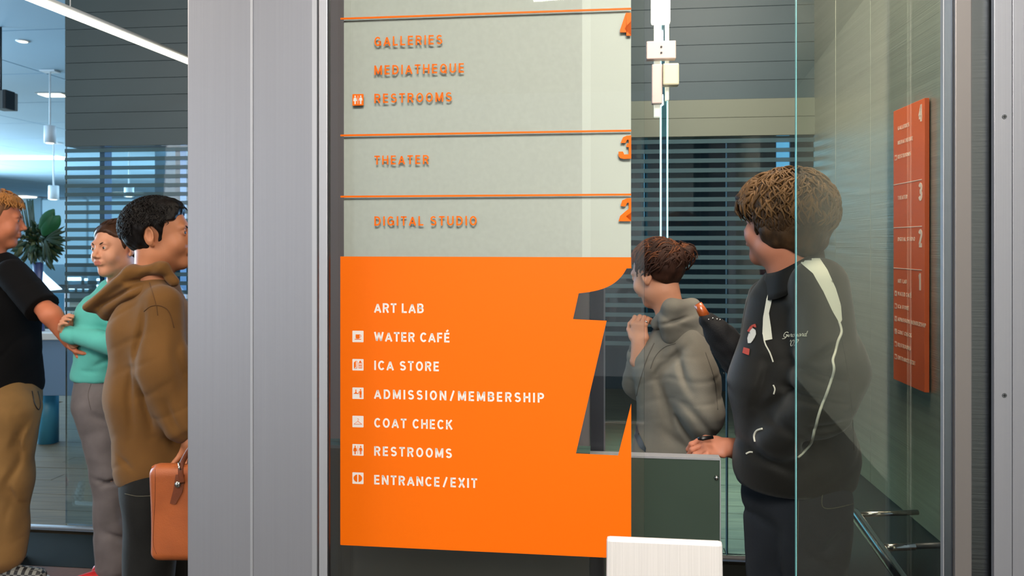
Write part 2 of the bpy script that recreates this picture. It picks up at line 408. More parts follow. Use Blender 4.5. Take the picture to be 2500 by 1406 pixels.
# ---- glazed partition with frosted stripes and the slatted bulkhead above
uL = FB.u(160)
gp = thing('window_5', None, None, tuple(FB.w(uL, 0, 0)), kind='structure')
zt = FB.z(300, 356)
fbox('pane', FB, uL, 3.0, 0, .012, .03, zt, GLASS_PART, gp)
tube('sill_rail', [FB.w(-7, .0, .012), FB.w(3.0, .0, .012)], .014, STEEL_SOFT, gp, 8)
pitch = 21.6/FPX*FB.D(300)
nz_ = int((zt-1.02)/pitch)
for i in range(nz_+1):
    z1 = zt-.012-i*pitch
    fbox('frosted_stripe', FB, uL, 2.6, -.006, -.002, z1-pitch*.44, z1, FILM, gp)
for x in (225, 413):
    fbox('mullion', FB, FB.u(x-6), FB.u(x+6), .08, .14, 0, zt, NAVYM, gp)
for x in (1783,):
    fbox('mullion', FB, FB.u(x-1.5), FB.u(x+1.5), .08, .12, 0, zt, TEALD, gp)
bh = thing('wall_bulkhead', None, None, tuple(FB.w(uL, 0, zt)), kind='structure')
fbox('bulkhead_core', FB, uL+.004, 2.6, .05, .12, zt, CZ, BLACKM, bh)
i = 0; z = zt; ph = 41/FPX*FB.D(300)
while z < CZ-.02:
    for (a, b) in ((uL, FB.u(1300)), (FB.u(1300)+.003, 2.6)):
        pale = (a > 0 and i in (0, 1))
        fbox('slat', FB, a, b, -.004 if not pale else -.012, .05, z+.0008, min(z+ph-.0008, CZ-.001), BAND if (pale and i < 2) else PLANK, bh, .001)
    z += ph; i += 1

# ---- lift front: steel jambs and the car wall
FS = Front(1.70)
jl = thing('trim_1', None, None, tuple(FS.w(FS.u(460), 0, 0)), kind='structure')
FJ = Front(1.62)
fbox('jamb_panel', FJ, FJ.u(457.5), FJ.u(615), 0, .04, 0, CZ, STEEL, jl, .003)
fbox('jamb_panel', FJ, FJ.u(616), FJ.u(774.5), 0.0, .04, 0, CZ, STEEL, jl, .003)
fbox('highlight_strip', FJ, FJ.u(611.5), FJ.u(617.5), -.0015, .001, 0, CZ, STEEL_SOFT, jl)  # lighter strip stands in for the highlight along the fold
fbox('highlight_strip', FJ, FJ.u(762), FJ.u(774), -.0012, .001, 0, CZ, STEEL_SOFT, jl)  # lighter band stands in for the highlight near the jamb's edge
fbox('jamb_core', FJ, FJ.u(460), FJ.u(774), .012, .035, 0, CZ, STEEL_DK, jl)
fbox('seal_strip', FJ, FJ.u(775), FJ.u(779), .015, .03, 0, CZ, BLACKM, jl)
fbox('edge_trim', FJ, FJ.u(778.5), FJ.u(799), 0, .012, 0, CZ, STEEL_SOFT, jl, .0015)
fbox('gasket', FJ, FJ.u(799), FJ.u(802), .002, .012, 0, CZ, BLACKM, jl)
jr = thing('trim_2', None, None, tuple(FJ.w(FJ.u(2420), 0, 0)), kind='structure')
fbox('reveal_strip', FJ, FJ.u(2310), FJ.u(2331), 0.01, 0.022, 0, CZ, mat('reveal_strip', (120, 128, 140), .3, 1), jr)
fbox('edge_trim', FJ, FJ.u(2308), FJ.u(2311.5), 0.01, 0.022, 0, CZ, STEEL_SOFT, jr)
fbox('post', FJ, FJ.u(2332), FJ.u(2373), 0, 0.012, 0, CZ, mat('post_grey', (126, 120, 117), .45, .6), jr, .002)
fbox('reveal', FJ, FJ.u(2374), FJ.u(2450), 0.02, 0.032, 0, CZ, mat('reveal_dark', (104, 108, 112), .3, 1, bump=(6, .1, (1, 1, 40))), jr)
fbox('jamb_panel', FJ, FJ.u(2427), FJ.u(2471), 0, 0.012, 0, CZ, STEEL, jr, .001)
fbox('jamb_panel', FJ, FJ.u(2472.5), FJ.u(2640), 0, 0.012, 0, CZ, STEEL, jr, .001)
def disc(name, F, x, y, r, w, m, par, dep=.003):
    u = F.u(x); z = F.z(x, y); return poly_prism(name, [(u+r*math.cos(t*math.pi/8), z+r*math.sin(t*math.pi/8)) for t in range(16)], F, w-dep, w+.001, m, par)
for y in (285, 965):
    s = disc('screw', FJ, 2452, y, .0045, 0, STEEL_DK, jr, .0012); 
    for aa in (0, 1):
        u = FJ.u(2452); z = FJ.z(2452, y); a_, b_ = (.003, .0006) if aa else (.0006, .003)
        fbox('screw_slot', FJ, u-a_, u+a_, -.0018, -.001, z-b_, z+b_, BLACKM, s)
# car side wall: passes through (1.30, 2.58) with direction (.094, 1)
CW = np.array([1.276, 2.34, 0]); cd = np.array([.0995, 1, 0]); cd /= np.linalg.norm(cd); cn = np.array([-cd[1], cd[0], 0])   # cn points into the car
class CarWall:
    def w(s, u, w, z): return CW+u*cd+w*cn+z*Zv
KW = CarWall()
def cw_at(x):   # distance along the wall where pixel column x meets it
    a = (x-1250)/FPX; return (a*CW[1]-CW[0])/(cd[0]-a*cd[1])
cwt = thing('wall_car', None, None, tuple(CW), kind='structure')
segs = [cw_at(2306), cw_at(2125), cw_at(2040), cw_at(1986)]
for a, b in zip(segs[:-1], segs[1:]): fbox('wall_panel', KW, a+.0015, b-.0015, -.03, 0, .60, CZ, STEEL_WALL, cwt, .0008)
fbox('dark_reflection', KW, segs[0], segs[-1], -.03, -.008, 0, .597, MATD, cwt)  # dark band in place of the dark reflection low in the glass
fbox('wall_joint', KW, segs[0], segs[-1], -.035, -.004, .1, CZ, STEEL_DK, cwt)
# half-height glass-clad panel inside the lift (between the directory and the people)
FH = Front(2.0)
hp = thing('balustrade_panel', 'low dark green-grey panel with a pale top edge and screw, behind the pedestal', 'panel', FH.w(FH.u(1650), 0, 0))
zt2 = FH.z(1650, 1120)
fbox('panel_body', FH, FH.u(1476), FH.u(1757), 0, .03, 0, zt2, mat('green_grey_panel', (54, 68, 58), .25, spec=.6, noise=(3, .06)), hp, .001)
fbox('panel_body', FH, FH.u(770), FH.u(1438), 0, .03, 0, zt2-.0, mat('taupe_panel', (84, 80, 74), .5), hp, .001)
fbox('top_edge', FH, FH.u(1440), FH.u(1759), -.002, .032, zt2, zt2+.005, STEEL_SOFT, hp)
fbox('side_edge', FH, FH.u(1757), FH.u(1759.5), -.002, .032, 0, zt2, STEEL_SOFT, hp)
V, Fc = tube_data([FH.w(FH.u(1749), -.006, FH.z(1749, 1166)), FH.w(FH.u(1749), .0, FH.z(1749, 1166))], [.004, .0065], 14); mobj('screw', V, Fc, CHROME, hp, True)
# mullion and grey screen behind the directory glass
ms = thing('trim_3', None, None, FH.w(FH.u(1457), .2, 0), kind='structure')
fbox('mullion', FH, FH.u(1441), FH.u(1474), .05, .10, 0, CZ, mat('dark_mullion', (44, 44, 54), .4, .3), ms)
fbox('mullion_bead', FH, FH.u(1474), FH.u(1478), .05, .09, 0, CZ, mat('mullion_bead', (98, 100, 108), .4, .5), ms)
fbox('screen_panel', FH, FH.u(770), FH.u(1440), .06, .09, zt2+.01, CZ, mat('screen_panel', (126, 116, 118), .6), ms)
# pedestal with bright brushed cap
FP_ = Front(1.28)
pd = thing('pedestal', 'bright brushed metal pedestal standing in front of the orange directory', 'pedestal', FP_.w(FP_.u(1622), .05, 0))
u0, u1 = FP_.u(1481), FP_.u(1765); zp = FP_.z(1622, 1319); 
q = [FP_.w(u0-.008, 0, 0), FP_.w(u1+.012, 0, 0), FP_.w(u1+.012, .014, 0), FP_.w(u0-.008, .014, 0), FP_.w(u0, 0, zp), FP_.w(u1, 0, zp), FP_.w(u1, .014, zp), FP_.w(u0, .014, zp)]
hexa('cap', q, STEEL_HI, pd, .006)
fbox('base_plate', FP_, u0-.03, u1+.03, -.02, .11, 0, .012, STEEL_DK, pd)
# handrail
hz = .66; D1 = (HC-hz)*FPX/(1256-597); D2 = (HC-hz)*FPX/(1420-597)
A = P(2088, 1256, D1); B = P(2206, 1420, D2); A[2] = B[2] = hz
dirr = (B-A)/np.linalg.norm(B-A); Bf = B+dirr*.35
hr = thing('handrail', 'polished steel handrail running down beside the man in the black jacket', 'handrail', (A[0], A[1], 0))
tube('rail', [A-dirr*.02, A, B, Bf], .0165, CHROME, hr, 16)
side = np.array([1.0, .10, 0])
tube('rail_return', [A, A+side*.20], .008, CHROME, hr, 12)
M_ = A+(B-A)*.55; tube('rail_return', [M_, M_+side*.10], .010, CHROME, hr, 12); tube('wall_bracket', [M_+side*.10, M_+side*.26], .008, STEEL_DK, hr, 10)
for q in (Bf-dirr*.1,): tube('rail_post', [np.array([q[0], q[1], 0]), q], .011, CHROME, hr, 12)
# glass leaf at the right in front of the jacketed man
FG = Front(1.78)
gl = thing('door_1', None, None, FG.w(FG.u(1945), 0, 0), kind='structure')
fbox('pane', FG, FG.u(1945), FG.u(2306), 0, .008, .02, CZ-.01, GLASS_CAR, gl)
fbox('pane_edge', FG, FG.u(1943), FG.u(1945), -.0005, .0085, .02, CZ-.01, mat('pane_edge', (120, 190, 190), .15, spec=.8), gl)

# ------------------------------------------------------------------ vertical glass fin with clamps and the lamp
Ff = Front(3.05)
gf = thing('glass_fin', 'tall glass fin with bright cyan edges behind the girl with the hair bun', 'fin', Ff.w(Ff.u(1620), 0, 0))
fbox('fin_glass', Ff, Ff.u(1612), Ff.u(1631), 0, .012, 0, CZ, glass_mat('fin_glass', (170, 215, 235), 1.5, 1.6), gf)
ed = mat('edge_glow', (200, 250, 250), .2, emit=(160, 240, 245), es=.75)  # edges emit in place of light caught in the glass
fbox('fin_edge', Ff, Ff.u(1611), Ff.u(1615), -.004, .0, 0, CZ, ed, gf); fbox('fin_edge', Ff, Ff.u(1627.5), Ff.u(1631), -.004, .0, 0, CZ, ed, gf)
zz = lambda y: Ff.z(1620, y)
fbox('tube_lamp', Ff, Ff.u(1588), Ff.u(1634), -.05, -.02, zz(66), CZ, LAMPM, gf, .01)
fbox('lamp_reflection', Ff, Ff.u(1595), Ff.u(1610), -.045, -.02, zz(290), zz(66), mat('reflection_glow', (250, 250, 235), .4, emit=(235, 240, 220), es=.55), gf, .004)  # the lamp's reflection below the tube, built as glowing strips
fbox('lamp_reflection', Ff, Ff.u(1622), Ff.u(1631), -.045, -.02, zz(250), zz(66), MATS['reflection_glow'], gf, .003)
CL = mat('clamp_white', (206, 186, 180), .35, emit=None)
c1 = fbox('clamp', Ff, Ff.u(1575), Ff.u(1645), -.09, -.05, zz(157), zz(114), CL, gf, .004)
for y in (129, 143): disc('clamp_screw', Ff, 1610, y, .004, -.09, BLACKM, c1, .002)
fbox('clamp', Ff, Ff.u(1588), Ff.u(1613), -.085, -.05, zz(262), zz(168), CL, gf, .004)
fbox('clamp', Ff, Ff.u(1614), Ff.u(1652), -.095, -.05, zz(220), zz(168), mat('clamp_cream', (214, 210, 180), .4), gf, .006)

# ------------------------------------------------------------------ gallery ceiling lights
def linear(x0, x1, y, th, label, zc=CZ):
    D = (zc-HC)*FPX/(597-y); a = P(x0, y, D); b = P(x1, y, D); r = th/FPX*D/2
    t = thing('linear_light', label, 'ceiling light', (a+b)/2+np.array([0, 0, r]), 'linear ceiling lights in the gallery')
    V = []; n = 10
    bx = box('diffuser', a[0], b[0], D-r*6, D+r*2, zc-r*.9, zc-.001, LAMPM, t, r*.4)
    box('housing', a[0]-.02, b[0]+.02, D-r*6-.02, D+r*2+.02, zc-r*.35, zc-.0005, GREY_P, t)
linear(108, 163, 232, 9, 'short glowing ceiling light, highest and nearest of the far row')
linear(-40, 162, 383, 12, 'long glowing ceiling light, middle one of the far row')
linear(-60, 84, 478, 11, 'glowing ceiling light just above the blond boy in black')
linear(285, 350, 470, 6, 'small far ceiling light seen through the stripes above the teal girl')
def hang(x, y, h, wd, D, label):
    a = P(x, y-h/2, D); b = P(x, y+h/2, D); r = wd/FPX*D/2
    t = thing('spotlight', label, 'spotlight', (a[0], a[1], CZ), 'cylinder spotlights under the gallery ceiling')
    tube('lamp_shade', [a, a-np.array([0, 0, .004]), b], [r*.9, r, r], GREY_P, t, 20)
    V, Fc = tube_data([b-np.array([0, 0, .0]), b-np.array([0, 0, .006])], [r*.7, r*.6], 16); mobj('bulb', V, Fc, LAMPM, t, True)
    tube('stem', [(a[0], a[1], CZ), a], r*.16, GREY_P, t, 8); box('mount', a[0]-r*1.4, a[0]+r*1.4, a[1]-r, a[1]+r, CZ-.015, CZ, GREY_P, t)
hang(122, 328, 42, 26, 7.6, 'white cylinder spotlight hanging above the long ceiling light, nearest one')
hang(131, 470, 34, 23, 13.0, 'white cylinder spotlight hanging above the potted plant')
hang(315, 467, 26, 22, 14.0, 'white cylinder spotlight seen through the striped glass')
dl = thing('downlight', 'small round recessed downlight near the top left corner', 'downlight', P(56, 100, (CZ-HC)*FPX/497))
V, Fc = tube_data([P(56, 100, (CZ-HC)*FPX/497)-np.array([0, 0, .01]), P(56, 100, (CZ-HC)*FPX/497)], [.035, .04], 18); mobj('lens', V, Fc, LAMPM, dl, True)
V, Fc = tube_data([P(56, 100, (CZ-HC)*FPX/497)-np.array([0, 0, .006]), P(56, 100, (CZ-HC)*FPX/497)+np.array([0, 0, .0])], [.05, .055], 18); mobj('rim', V, Fc, GREY_P, dl, True)
# tube light nearest to us
z3 = 2.32; a = P(40, -18, (z3-HC)*FPX/(597+18)); b = P(459, 150, (z3-HC)*FPX/(597-150)); a[2] = b[2] = z3
tl = thing('tube_light', 'long slim glowing tube light crossing the top left corner in front of the slats', 'tube light', (a+b)/2+np.array([0, 0, .9]))
a2 = a-(b-a)*.5
tube('tube', [a2, b], .0125, LAMPM, tl, 16); tube('rail', [a2+np.array([0, 0, .02]), b+np.array([0, 0, .02])], .009, GREY_P, tl, 8)
tube('end_cap', [b, b+(b-a)*.008], .014, GREY_P, tl, 12)
for f in (.25, -.3): 
    q = a+(b-a)*f+np.array([0, 0, .02]); tube('cable', [q, np.array([q[0], q[1], CZ])], .0022, GREY_P, tl, 6)
sp = thing('wall_speaker', 'black box speaker at the left edge of the picture', 'speaker', P(2, 243, 6.0))
a = P(-22, 264, 6); b = P(14, 220, 6)
box('cabinet', a[0], b[0], 6, 6.15, a[2], b[2], mat('speaker_grey', (96, 100, 98), .6), sp, .006); box('grille', b[0]-.02, b[0]+.008, 5.985, 6.1, a[2]-.003, b[2]+.003, BLACKM, sp, .003)
tube('hanger', [(a[0]+.03, 6.07, b[2]), (a[0]+.03, 6.07, CZ)], .008, BLACKM, sp, 8)

# ------------------------------------------------------------------ desk, plant
DK = 5.5
dk = thing('reception_desk', 'pale floating reception desk with a white top behind the black-shirted boy', 'desk', (P(150, 900, DK)[0], DK+.3, 0))
a = P(-120, 812, DK); b = P(420, 829, DK)
box('desk_top', a[0], b[0], DK-.03, DK+.7, b[2], a[2], mat('desk_white', (205, 208, 205), .4), dk, .006)
f0 = P(98, 829, DK); f1 = P(420, 966, DK)
box('front_panel', f0[0], f1[0], DK, DK+.03, f1[2], b[2], mat('desk_steel', (118, 146, 172), .35, .5), dk, .003)
box('end_panel', a[0], f0[0]-.004, DK+.01, DK+.03, f1[2], b[2], mat('desk_dark', (70, 84, 92), .5), dk, .003)
for x in (118, 330): q = P(x, 1000, DK+.25); tube('leg', [(q[0], q[1], 0), (q[0], q[1], f1[2]+.01)], .07, mat('desk_leg', (70, 150, 180), .4), dk, 20)  # blue light on the legs is put into their colour
box('cross_beam', P(160, 0, DK)[0], f1[0], DK+.3, DK+.36, .38, .46, MATS['desk_leg'], dk, .004)
# low things on the desk
tz = a[2]
bk = thing('planter_box', 'dark low box of greenery on the desk behind the black shirt', 'planter', (P(118, 800, DK+.3)[0], DK+.3, tz))
x0, x1 = P(76, 0, DK+.2)[0], P(162, 0, DK+.2)[0]
box('box', x0, x1, DK+.24, DK+.36, tz, tz+.045, mat('box_dark', (40, 48, 44), .6), bk, .003)
gv = []
for i in range(60):
    x = rnd.uniform(x0+.01, x1-.01); y = DK+rnd.uniform(.26, .34); h = rnd.uniform(.03, .09); dx = rnd.uniform(-.03, .03)
    gv.append(tube_data([(x, y, tz+.04), (x+dx*.5, y, tz+.04+h*.6), (x+dx, y, tz+.04+h)], [.004, .007, .001], 4, False))
V, Fc = join(gv); mobj('leaves', V, Fc, mat('moss', (58, 72, 48), .7), bk, True)['kind'] = 'stuff'
mo = thing('desk_monitor', 'dark computer screen with a pale rim on the desk beside the teal sleeve', 'monitor', (P(150, 780, DK+.5)[0], DK+.5, tz))
a_ = P(120, 766, DK+.5); b_ = P(162, 716, DK+.5)
box('screen', a_[0], b_[0], DK+.49, DK+.52, a_[2], b_[2], mat('screen_back', (70, 130, 160), .4), mo, .004); box('rim', b_[0]-.006, b_[0]+.012, DK+.482, DK+.525, a_[2]-.012, b_[2], GREY_P, mo, .003)
box('stand', (a_[0]+b_[0])/2-.03, (a_[0]+b_[0])/2+.03, DK+.5, DK+.53, tz, a_[2]+.02, GREY_P, mo)
pl = thing('flower_arrangement', 'dark green leafy arrangement with tall reeds in a slim vase on the desk', 'plant', (P(92, 800, DK+.1)[0], DK+.1, tz))
vx = P(93, 0, DK+.1)[0]; vz = P(93, 640, DK+.1)[2]
tube('vase', [(vx, DK+.1, tz), (vx, DK+.1, tz+.03), (vx, DK+.1, (tz+vz)/2), (vx, DK+.1, vz)], [.045, .04, .022, .035], mat('vase', (60, 70, 110), .3), pl, 20)
LF = [mat('leaf_dark', (22, 52, 30), .5, noise=(20, .3)), mat('leaf_olive', (62, 74, 38), .55, noise=(20, .3)), mat('leaf_green', (20, 86, 48), .4, noise=(14, .2))]
def leaf(base, tip, wd, m, par, sag=.02, nm='leaf'):
    base = np.array(base); tip = np.array(tip); d = tip-base; L = np.linalg.norm(d); d /= L; s_ = np.cross(d, [0, 1, .2]); s_ /= np.linalg.norm(s_); nn = np.cross(s_, d)
    V = []; Fc = []; n = 6
    for i in range(n+1):
        t = i/n; ww = wd*math.sin(math.pi*min(.98, t*.92+.06))**.8; c = base+d*L*t-nn*sag*math.sin(t*3.14)-np.array([0, 0, sag])*t*t
        V += [c-s_*ww+nn*ww*.3, c, c+s_*ww+nn*ww*.3]
    for i in range(n): k = i*3; Fc += [(k, k+1, k+4, k+3), (k+1, k+2, k+5, k+4)]
    V2 = [v+nn*.0015 for v in V]; N = len(V); Fc2 = [tuple(N+j for j in f[::-1]) for f in Fc]
    return mobj(nm, V+V2, Fc+Fc2, m, par, True)
pc = P(100, 588, DK+.1)
for i in range(285):
    th = rnd.uniform(0, 6.28); ph_ = rnd.uniform(-1.2, 1.3); r0 = rnd.uniform(.01, .125); r1 = r0+rnd.uniform(.045, .08)
    dv = np.array([math.cos(th)*math.cos(ph_)*1.05, math.sin(th)*math.cos(ph_)*.8, math.sin(ph_)*.95]); jt = np.array([rnd.uniform(-.03, .03) for _ in range(3)])
    leaf(pc+dv*r0+np.array([-.02, 0, -.01]), pc+dv*r1+jt+np.array([-.01, 0, -.02]), rnd.uniform(.010, .018), LF[rnd.choice([0, 0, 1, 1])], pl, .012)
for (bx_, by_, tx, ty, wd) in ((97, 560, 132, 507, .045), (112, 566, 146, 523, .05), (105, 575, 128, 520, .05)): leaf(P(bx_, by_, DK+.02), P(tx, ty, DK), wd, LF[2], pl, .01)
for (tx, ty) in ((158, 549), (167, 558), (160, 575), (160, 597), (155, 590), (122, 640), (108, 636), (125, 620)): leaf(P(110, 585, DK), P(tx, ty, DK), .011, LF[0], pl, .01)
for x0_, x1_, yt in ((72, 56, 498), (74, 60, 494), (78, 66, 487), (80, 70, 490), (83, 73, 486), (84, 77, 489), (86, 80, 487), (66, 51, 502)):
    tube('reed', [P(x0_, 580, DK+.08), P(x1_, yt, DK+.08)], [.006, .004], LF[0], pl, 6)
# ------------------------------------------------------------------ directory signs
# own grotesque capitals: polylines in a box of height 1; widths per letter
def _arc(cx, cy, rx, ry, a0, a1, n=10): return [(cx+rx*math.cos(math.radians(a0+(a1-a0)*i/n)), cy+ry*math.sin(math.radians(a0+(a1-a0)*i/n))) for i in range(n+1)]
T_ = .085          # half stroke
FONT = {
 'A': (.74, [[(.05, 0), (.37, 1-T_)], [(.69, 0), (.37, 1-T_)], [(.17, .28), (.57, .28)]]),
 'B': (.66, [[(T_, 0), (T_, 1)], [(T_, 1-T_), (.36, 1-T_)]+_arc(.36, .735, .2, .18, 90, -90)+[(T_, .53)], [(T_, .53), (.36, .53)]+_arc(.36, .305, .23, .22, 90, -90)+[(T_, T_)]]),
 'C': (.70, [_arc(.37, .5, .285, .5-T_, 40, 320, 20)]),
 'D': (.70, [[(T_, 0), (T_, 1)], [(T_, 1-T_), (.30, 1-T_)]+_arc(.30, .5, .31, .5-T_, 90, -90, 14)+[(T_, T_)]]),
 'E': (.58, [[(T_, 0), (T_, 1)], [(T_, 1-T_), (.55, 1-T_)], [(T_, .5), (.51, .5)], [(T_, T_), (.56, T_)]]),
 'F': (.56, [[(T_, 0), (T_, 1)], [(T_, 1-T_), (.54, 1-T_)], [(T_, .5), (.49, .5)]]),
 'G': (.74, [_arc(.37, .5, .285, .5-T_, 42, 335, 22)+[(.655, .48)], [(.40, .47), (.71, .47)], [(.66, .05), (.66, .5)]]),
 'H': (.70, [[(T_, 0), (T_, 1)], [(.7-T_, 0), (.7-T_, 1)], [(T_, .52), (.7-T_, .52)]]),
 'I': (.18, [[(.09, 0), (.09, 1)]]),
 'K': (.70, [[(T_, 0), (T_, 1)], [(T_, .36), (.60, 1)], [(.28, .56), (.63, 0)]]),
 'L': (.55, [[(T_, 0), (T_, 1)], [(T_, T_), (.54, T_)]]),
 'M': (.84, [[(T_, 0), (T_, 1)], [(.84-T_, 0), (.84-T_, 1)], [(T_+.02, .95), (.42, .10)], [(.82-T_, .95), (.42, .10)]]),
 'N': (.70, [[(T_, 0), (T_, 1)], [(.7-T_, 0), (.7-T_, 1)], [(T_+.02, .95), (.68-T_, .05)]]),
 'O': (.76, [_arc(.38, .5, .29, .5-T_, 0, 360, 24)]),
 'P': (.64, [[(T_, 0), (T_, 1)], [(T_, 1-T_), (.34, 1-T_)]+_arc(.34, .69, .22, .225, 90, -90)+[(T_, .465)]]),
 'Q': (.76, [_arc(.38, .5, .29, .5-T_, 0, 360, 24), [(.44, .27), (.70, .0)]]),
 'R': (.67, [[(T_, 0), (T_, 1)], [(T_, 1-T_), (.35, 1-T_)]+_arc(.35, .70, .22, .215, 90, -90)+[(T_, .485)], [(.36, .49), (.58, 0)]]),
 'S': (.64, [_arc(.32, .715, .225, .2, 25, 270, 12)+_arc(.32, .295, .24, .21, 90, -155, 12)]),
 'T': (.62, [[(.31, 0), (.31, 1)], [(.0, 1-T_), (.62, 1-T_)]]),
 'U': (.70, [[(T_, 1), (T_, .36)]+_arc(.35, .36, .35-T_, .36-T_, 180, 360, 12)+[(.7-T_, 1)]]),
 'W': (1.0, [[(.06, 1), (.28, .06)], [(.28, .06), (.5, .95)], [(.5, .95), (.72, .06)], [(.72, .06), (.94, 1)]]),
 'X': (.68, [[(.07, 0), (.61, 1)], [(.07, 1), (.61, 0)]]),
 '/': (.66, [[(.15, -.04), (.51, 1.04)]]), ' ': (.20, []),
 '4': (.5, [[(.36, 0), (.36, 1)], [(.36, .95), (.07, .32)], [(.04, .27), (.5, .27)]]),
 '3': (.5, [_arc(.25, .73, .165, .185, 160, -80, 10)+_arc(.25, .28, .17, .2, 80, -165, 10)]),
 '2': (.5, [_arc(.25, .73, .165, .185, 165, -30, 10)+[(.1, .1)], [(.06, T_), (.47, T_)]]),
 '1': (.3, [[(.2, 0), (.2, 1)], [(.2, .84), (.02, .78)]]),
}
FONT['\u00c9'] = (FONT['E'][0], FONT['E'][1]+[[(.22, 1.12), (.42, 1.3)]])
def word(s, sp=.24, half=T_):
    """-> list of quads (polygons) and the total width"""
    polys = []; x = 0
    for ch in s:
        wd, lines = FONT[ch]
        for ln in lines:
            pts = [np.array(p, float) for p in ln]; closed = np.linalg.norm(pts[0]-pts[-1]) < 1e-6
            L = []; Rr = []; n = len(pts)
            for i in range(n):
                a = pts[i-1] if i > 0 else (pts[-2] if closed else pts[0]); b = pts[i+1] if i < n-1 else (pts[1] if closed else pts[-1])
                d1 = pts[i]-a; d2 = b-pts[i]; n1 = np.linalg.norm(d1); n2 = np.linalg.norm(d2)
                d = (d1/n1 if n1 > 1e-9 else 0)+(d2/n2 if n2 > 1e-9 else 0); d = d/np.linalg.norm(d); nn = np.array([-d[1], d[0]])
                c_ = 1.0
                if n1 > 1e-9 and n2 > 1e-9: c_ = max(.5, abs(np.dot(nn, np.array([-d1[1], d1[0]])/n1)))
                L.append(pts[i]+nn*half/c_); Rr.append(pts[i]-nn*half/c_)
            for i in range(n-1): polys.append([(q[0]+x, q[1]) for q in (Rr[i], Rr[i+1], L[i+1], L[i])])
        x += wd+sp
    return polys, x-sp
def flat_text(name, s, conv, cap, m, par, half=T_, sp=.24, th=.0006, width=None, shear=0.0):
    """conv(u, z, w) -> world, with u,z in metres from the text's baseline start"""
    polys, wd = word(s, sp, half); sx = (width/wd) if width else cap
    if width and abs(sx/cap-1) > .02 and len(s) > 1:        # reach the measured width by letter spacing first
        sp = sp+(width/cap-wd)/(len(s)-1); polys, wd = word(s, max(.08, sp), half); sx = width/wd
    V = []; Fc = []
    for pg in polys:
        k = len(V); n = len(pg)
        V += [conv((a+shear*b)*sx, b*cap, -th) for a, b in pg]+[conv((a+shear*b)*sx, b*cap, 0) for a, b in pg]
        Fc += [tuple(range(k, k+n)), tuple(range(k+n, k+2*n))[::-1]]+[(k+(i+1) % n, k+i, k+n+i, k+n+(i+1) % n) for i in range(n)]
    return mobj(name, V, Fc, m, par)
def stroke(p0, p1, t):
    p0 = np.array(p0, float); p1 = np.array(p1, float); d = p1-p0; d /= (np.linalg.norm(d)+1e-9); n = np.array([-d[1], d[0]])*t/2
    return [p0-n, p1-n, p1+n, p0+n]
def circ(cx, cy, r, n=14, a0=0, a1=2*math.pi): return [(cx+r*math.cos(a0+(a1-a0)*i/n), cy+r*math.sin(a0+(a1-a0)*i/n)) for i in range(n if a1-a0 > 6 else n+1)]
R_ = lambda x0, y0, x1, y1: [(x0, y0), (x1, y0), (x1, y1), (x0, y1)]
def person_glyph(cx, skirt=False):
    g = [circ(cx, .80, .07)]
    g.append([(cx-.09, .70), (cx+.09, .70), (cx+(.14 if skirt else .08), .38), (cx-(.14 if skirt else .08), .38)])
    g += [R_(cx-.07, .12, cx-.015, .4), R_(cx+.015, .12, cx+.07, .4), stroke((cx-.09, .66), (cx-.15, .42), .045), stroke((cx+.09, .66), (cx+.15, .42), .045)]
    return g
GL = {
 'cup': [R_(.3, .36, .66, .68), R_(.2, .24, .8, .29), R_(.36, .32, .6, .37)]+[stroke((.66+.12*math.sin(a), .54+.12*math.cos(a)), (.66+.12*math.sin(a+.6), .54+.12*math.cos(a+.6)), .035) for a in (0, .6, 1.2, 1.8, 2.4)],
 'store': [[(.15, .2), (.32, .3), (.32, .85), (.15, .7)], R_(.40, .2, .44, .8), stroke((.15, .2), (.42, .2), .03), stroke((.32, .82), (.42, .82), .03), R_(.56, .2, .6, .7), R_(.82, .2, .86, .7), R_(.69, .2, .73, .7), R_(.56, .2, .86, .235), R_(.56, .42, .86, .46), R_(.56, .67, .86, .71), circ(.71, .8, .07), R_(.62, .72, .8, .79)],
 'desk': [circ(.32, .76, .06), [(.24, .52), (.4, .52), (.36, .68), (.28, .68)], R_(.14, .46, .58, .52), circ(.74, .80, .065), [(.64, .42), (.84, .42), (.83, .71), (.66, .71)], R_(.67, .12, .735, .44), R_(.755, .12, .82, .44), stroke((.66, .66), (.54, .55), .05)],
 'hanger': [stroke((.14, .28), (.86, .28), .025), stroke((.14, .28), (.5, .54), .025), stroke((.86, .28), (.5, .54), .025), stroke((.5, .54), (.5, .62), .025)]+[stroke((.5+.07*math.sin(a), .69-.07*math.cos(a)), (.5+.07*math.sin(a+.7), .69-.07*math.cos(a+.7)), .025) for a in (0, .7, 1.4, 2.1, 2.8, 3.5)],
 'rest': person_glyph(.25, True)+person_glyph(.75)+[R_(.485, .14, .515, .86)],
 'io': [circ(.44, .5, .32, 14, math.pi/2, math.pi*1.5), circ(.56, .5, .32, 14, -math.pi/2, math.pi/2)],
}
def glyph(name, par, conv, size, key, mbg, mfg, th=.0006):
    def pris(nm, polys, w0, w1, m, p):
        V = []; Fc = []
        for pg in polys:
            k = len(V); n = len(pg); V += [conv(a*size, b*size, w0) for a, b in pg]+[conv(a*size, b*size, w1) for a, b in pg]
            Fc.append(tuple(k+i for i in range(n))); Fc.append(tuple(k+n+i for i in range(n))[::-1]); Fc += [(k+(i+1) % n, k+i, k+n+i, k+n+(i+1) % n) for i in range(n)]
        return mobj(nm, V, Fc, m, p)
    r = .05; rr = []
    for cx, cy, a in ((1-r, r, -90), (1-r, 1-r, 0), (r, 1-r, 90), (r, r, 180)): rr += [(cx+r*math.cos(math.radians(a+t)), cy+r*math.sin(math.radians(a+t))) for t in (0, 30, 60, 90)]
    b = pris(name, [rr], -th, 0, mbg, par)
    pris('glyph', GL[key], -2*th, -th, mfg, b)
    return b
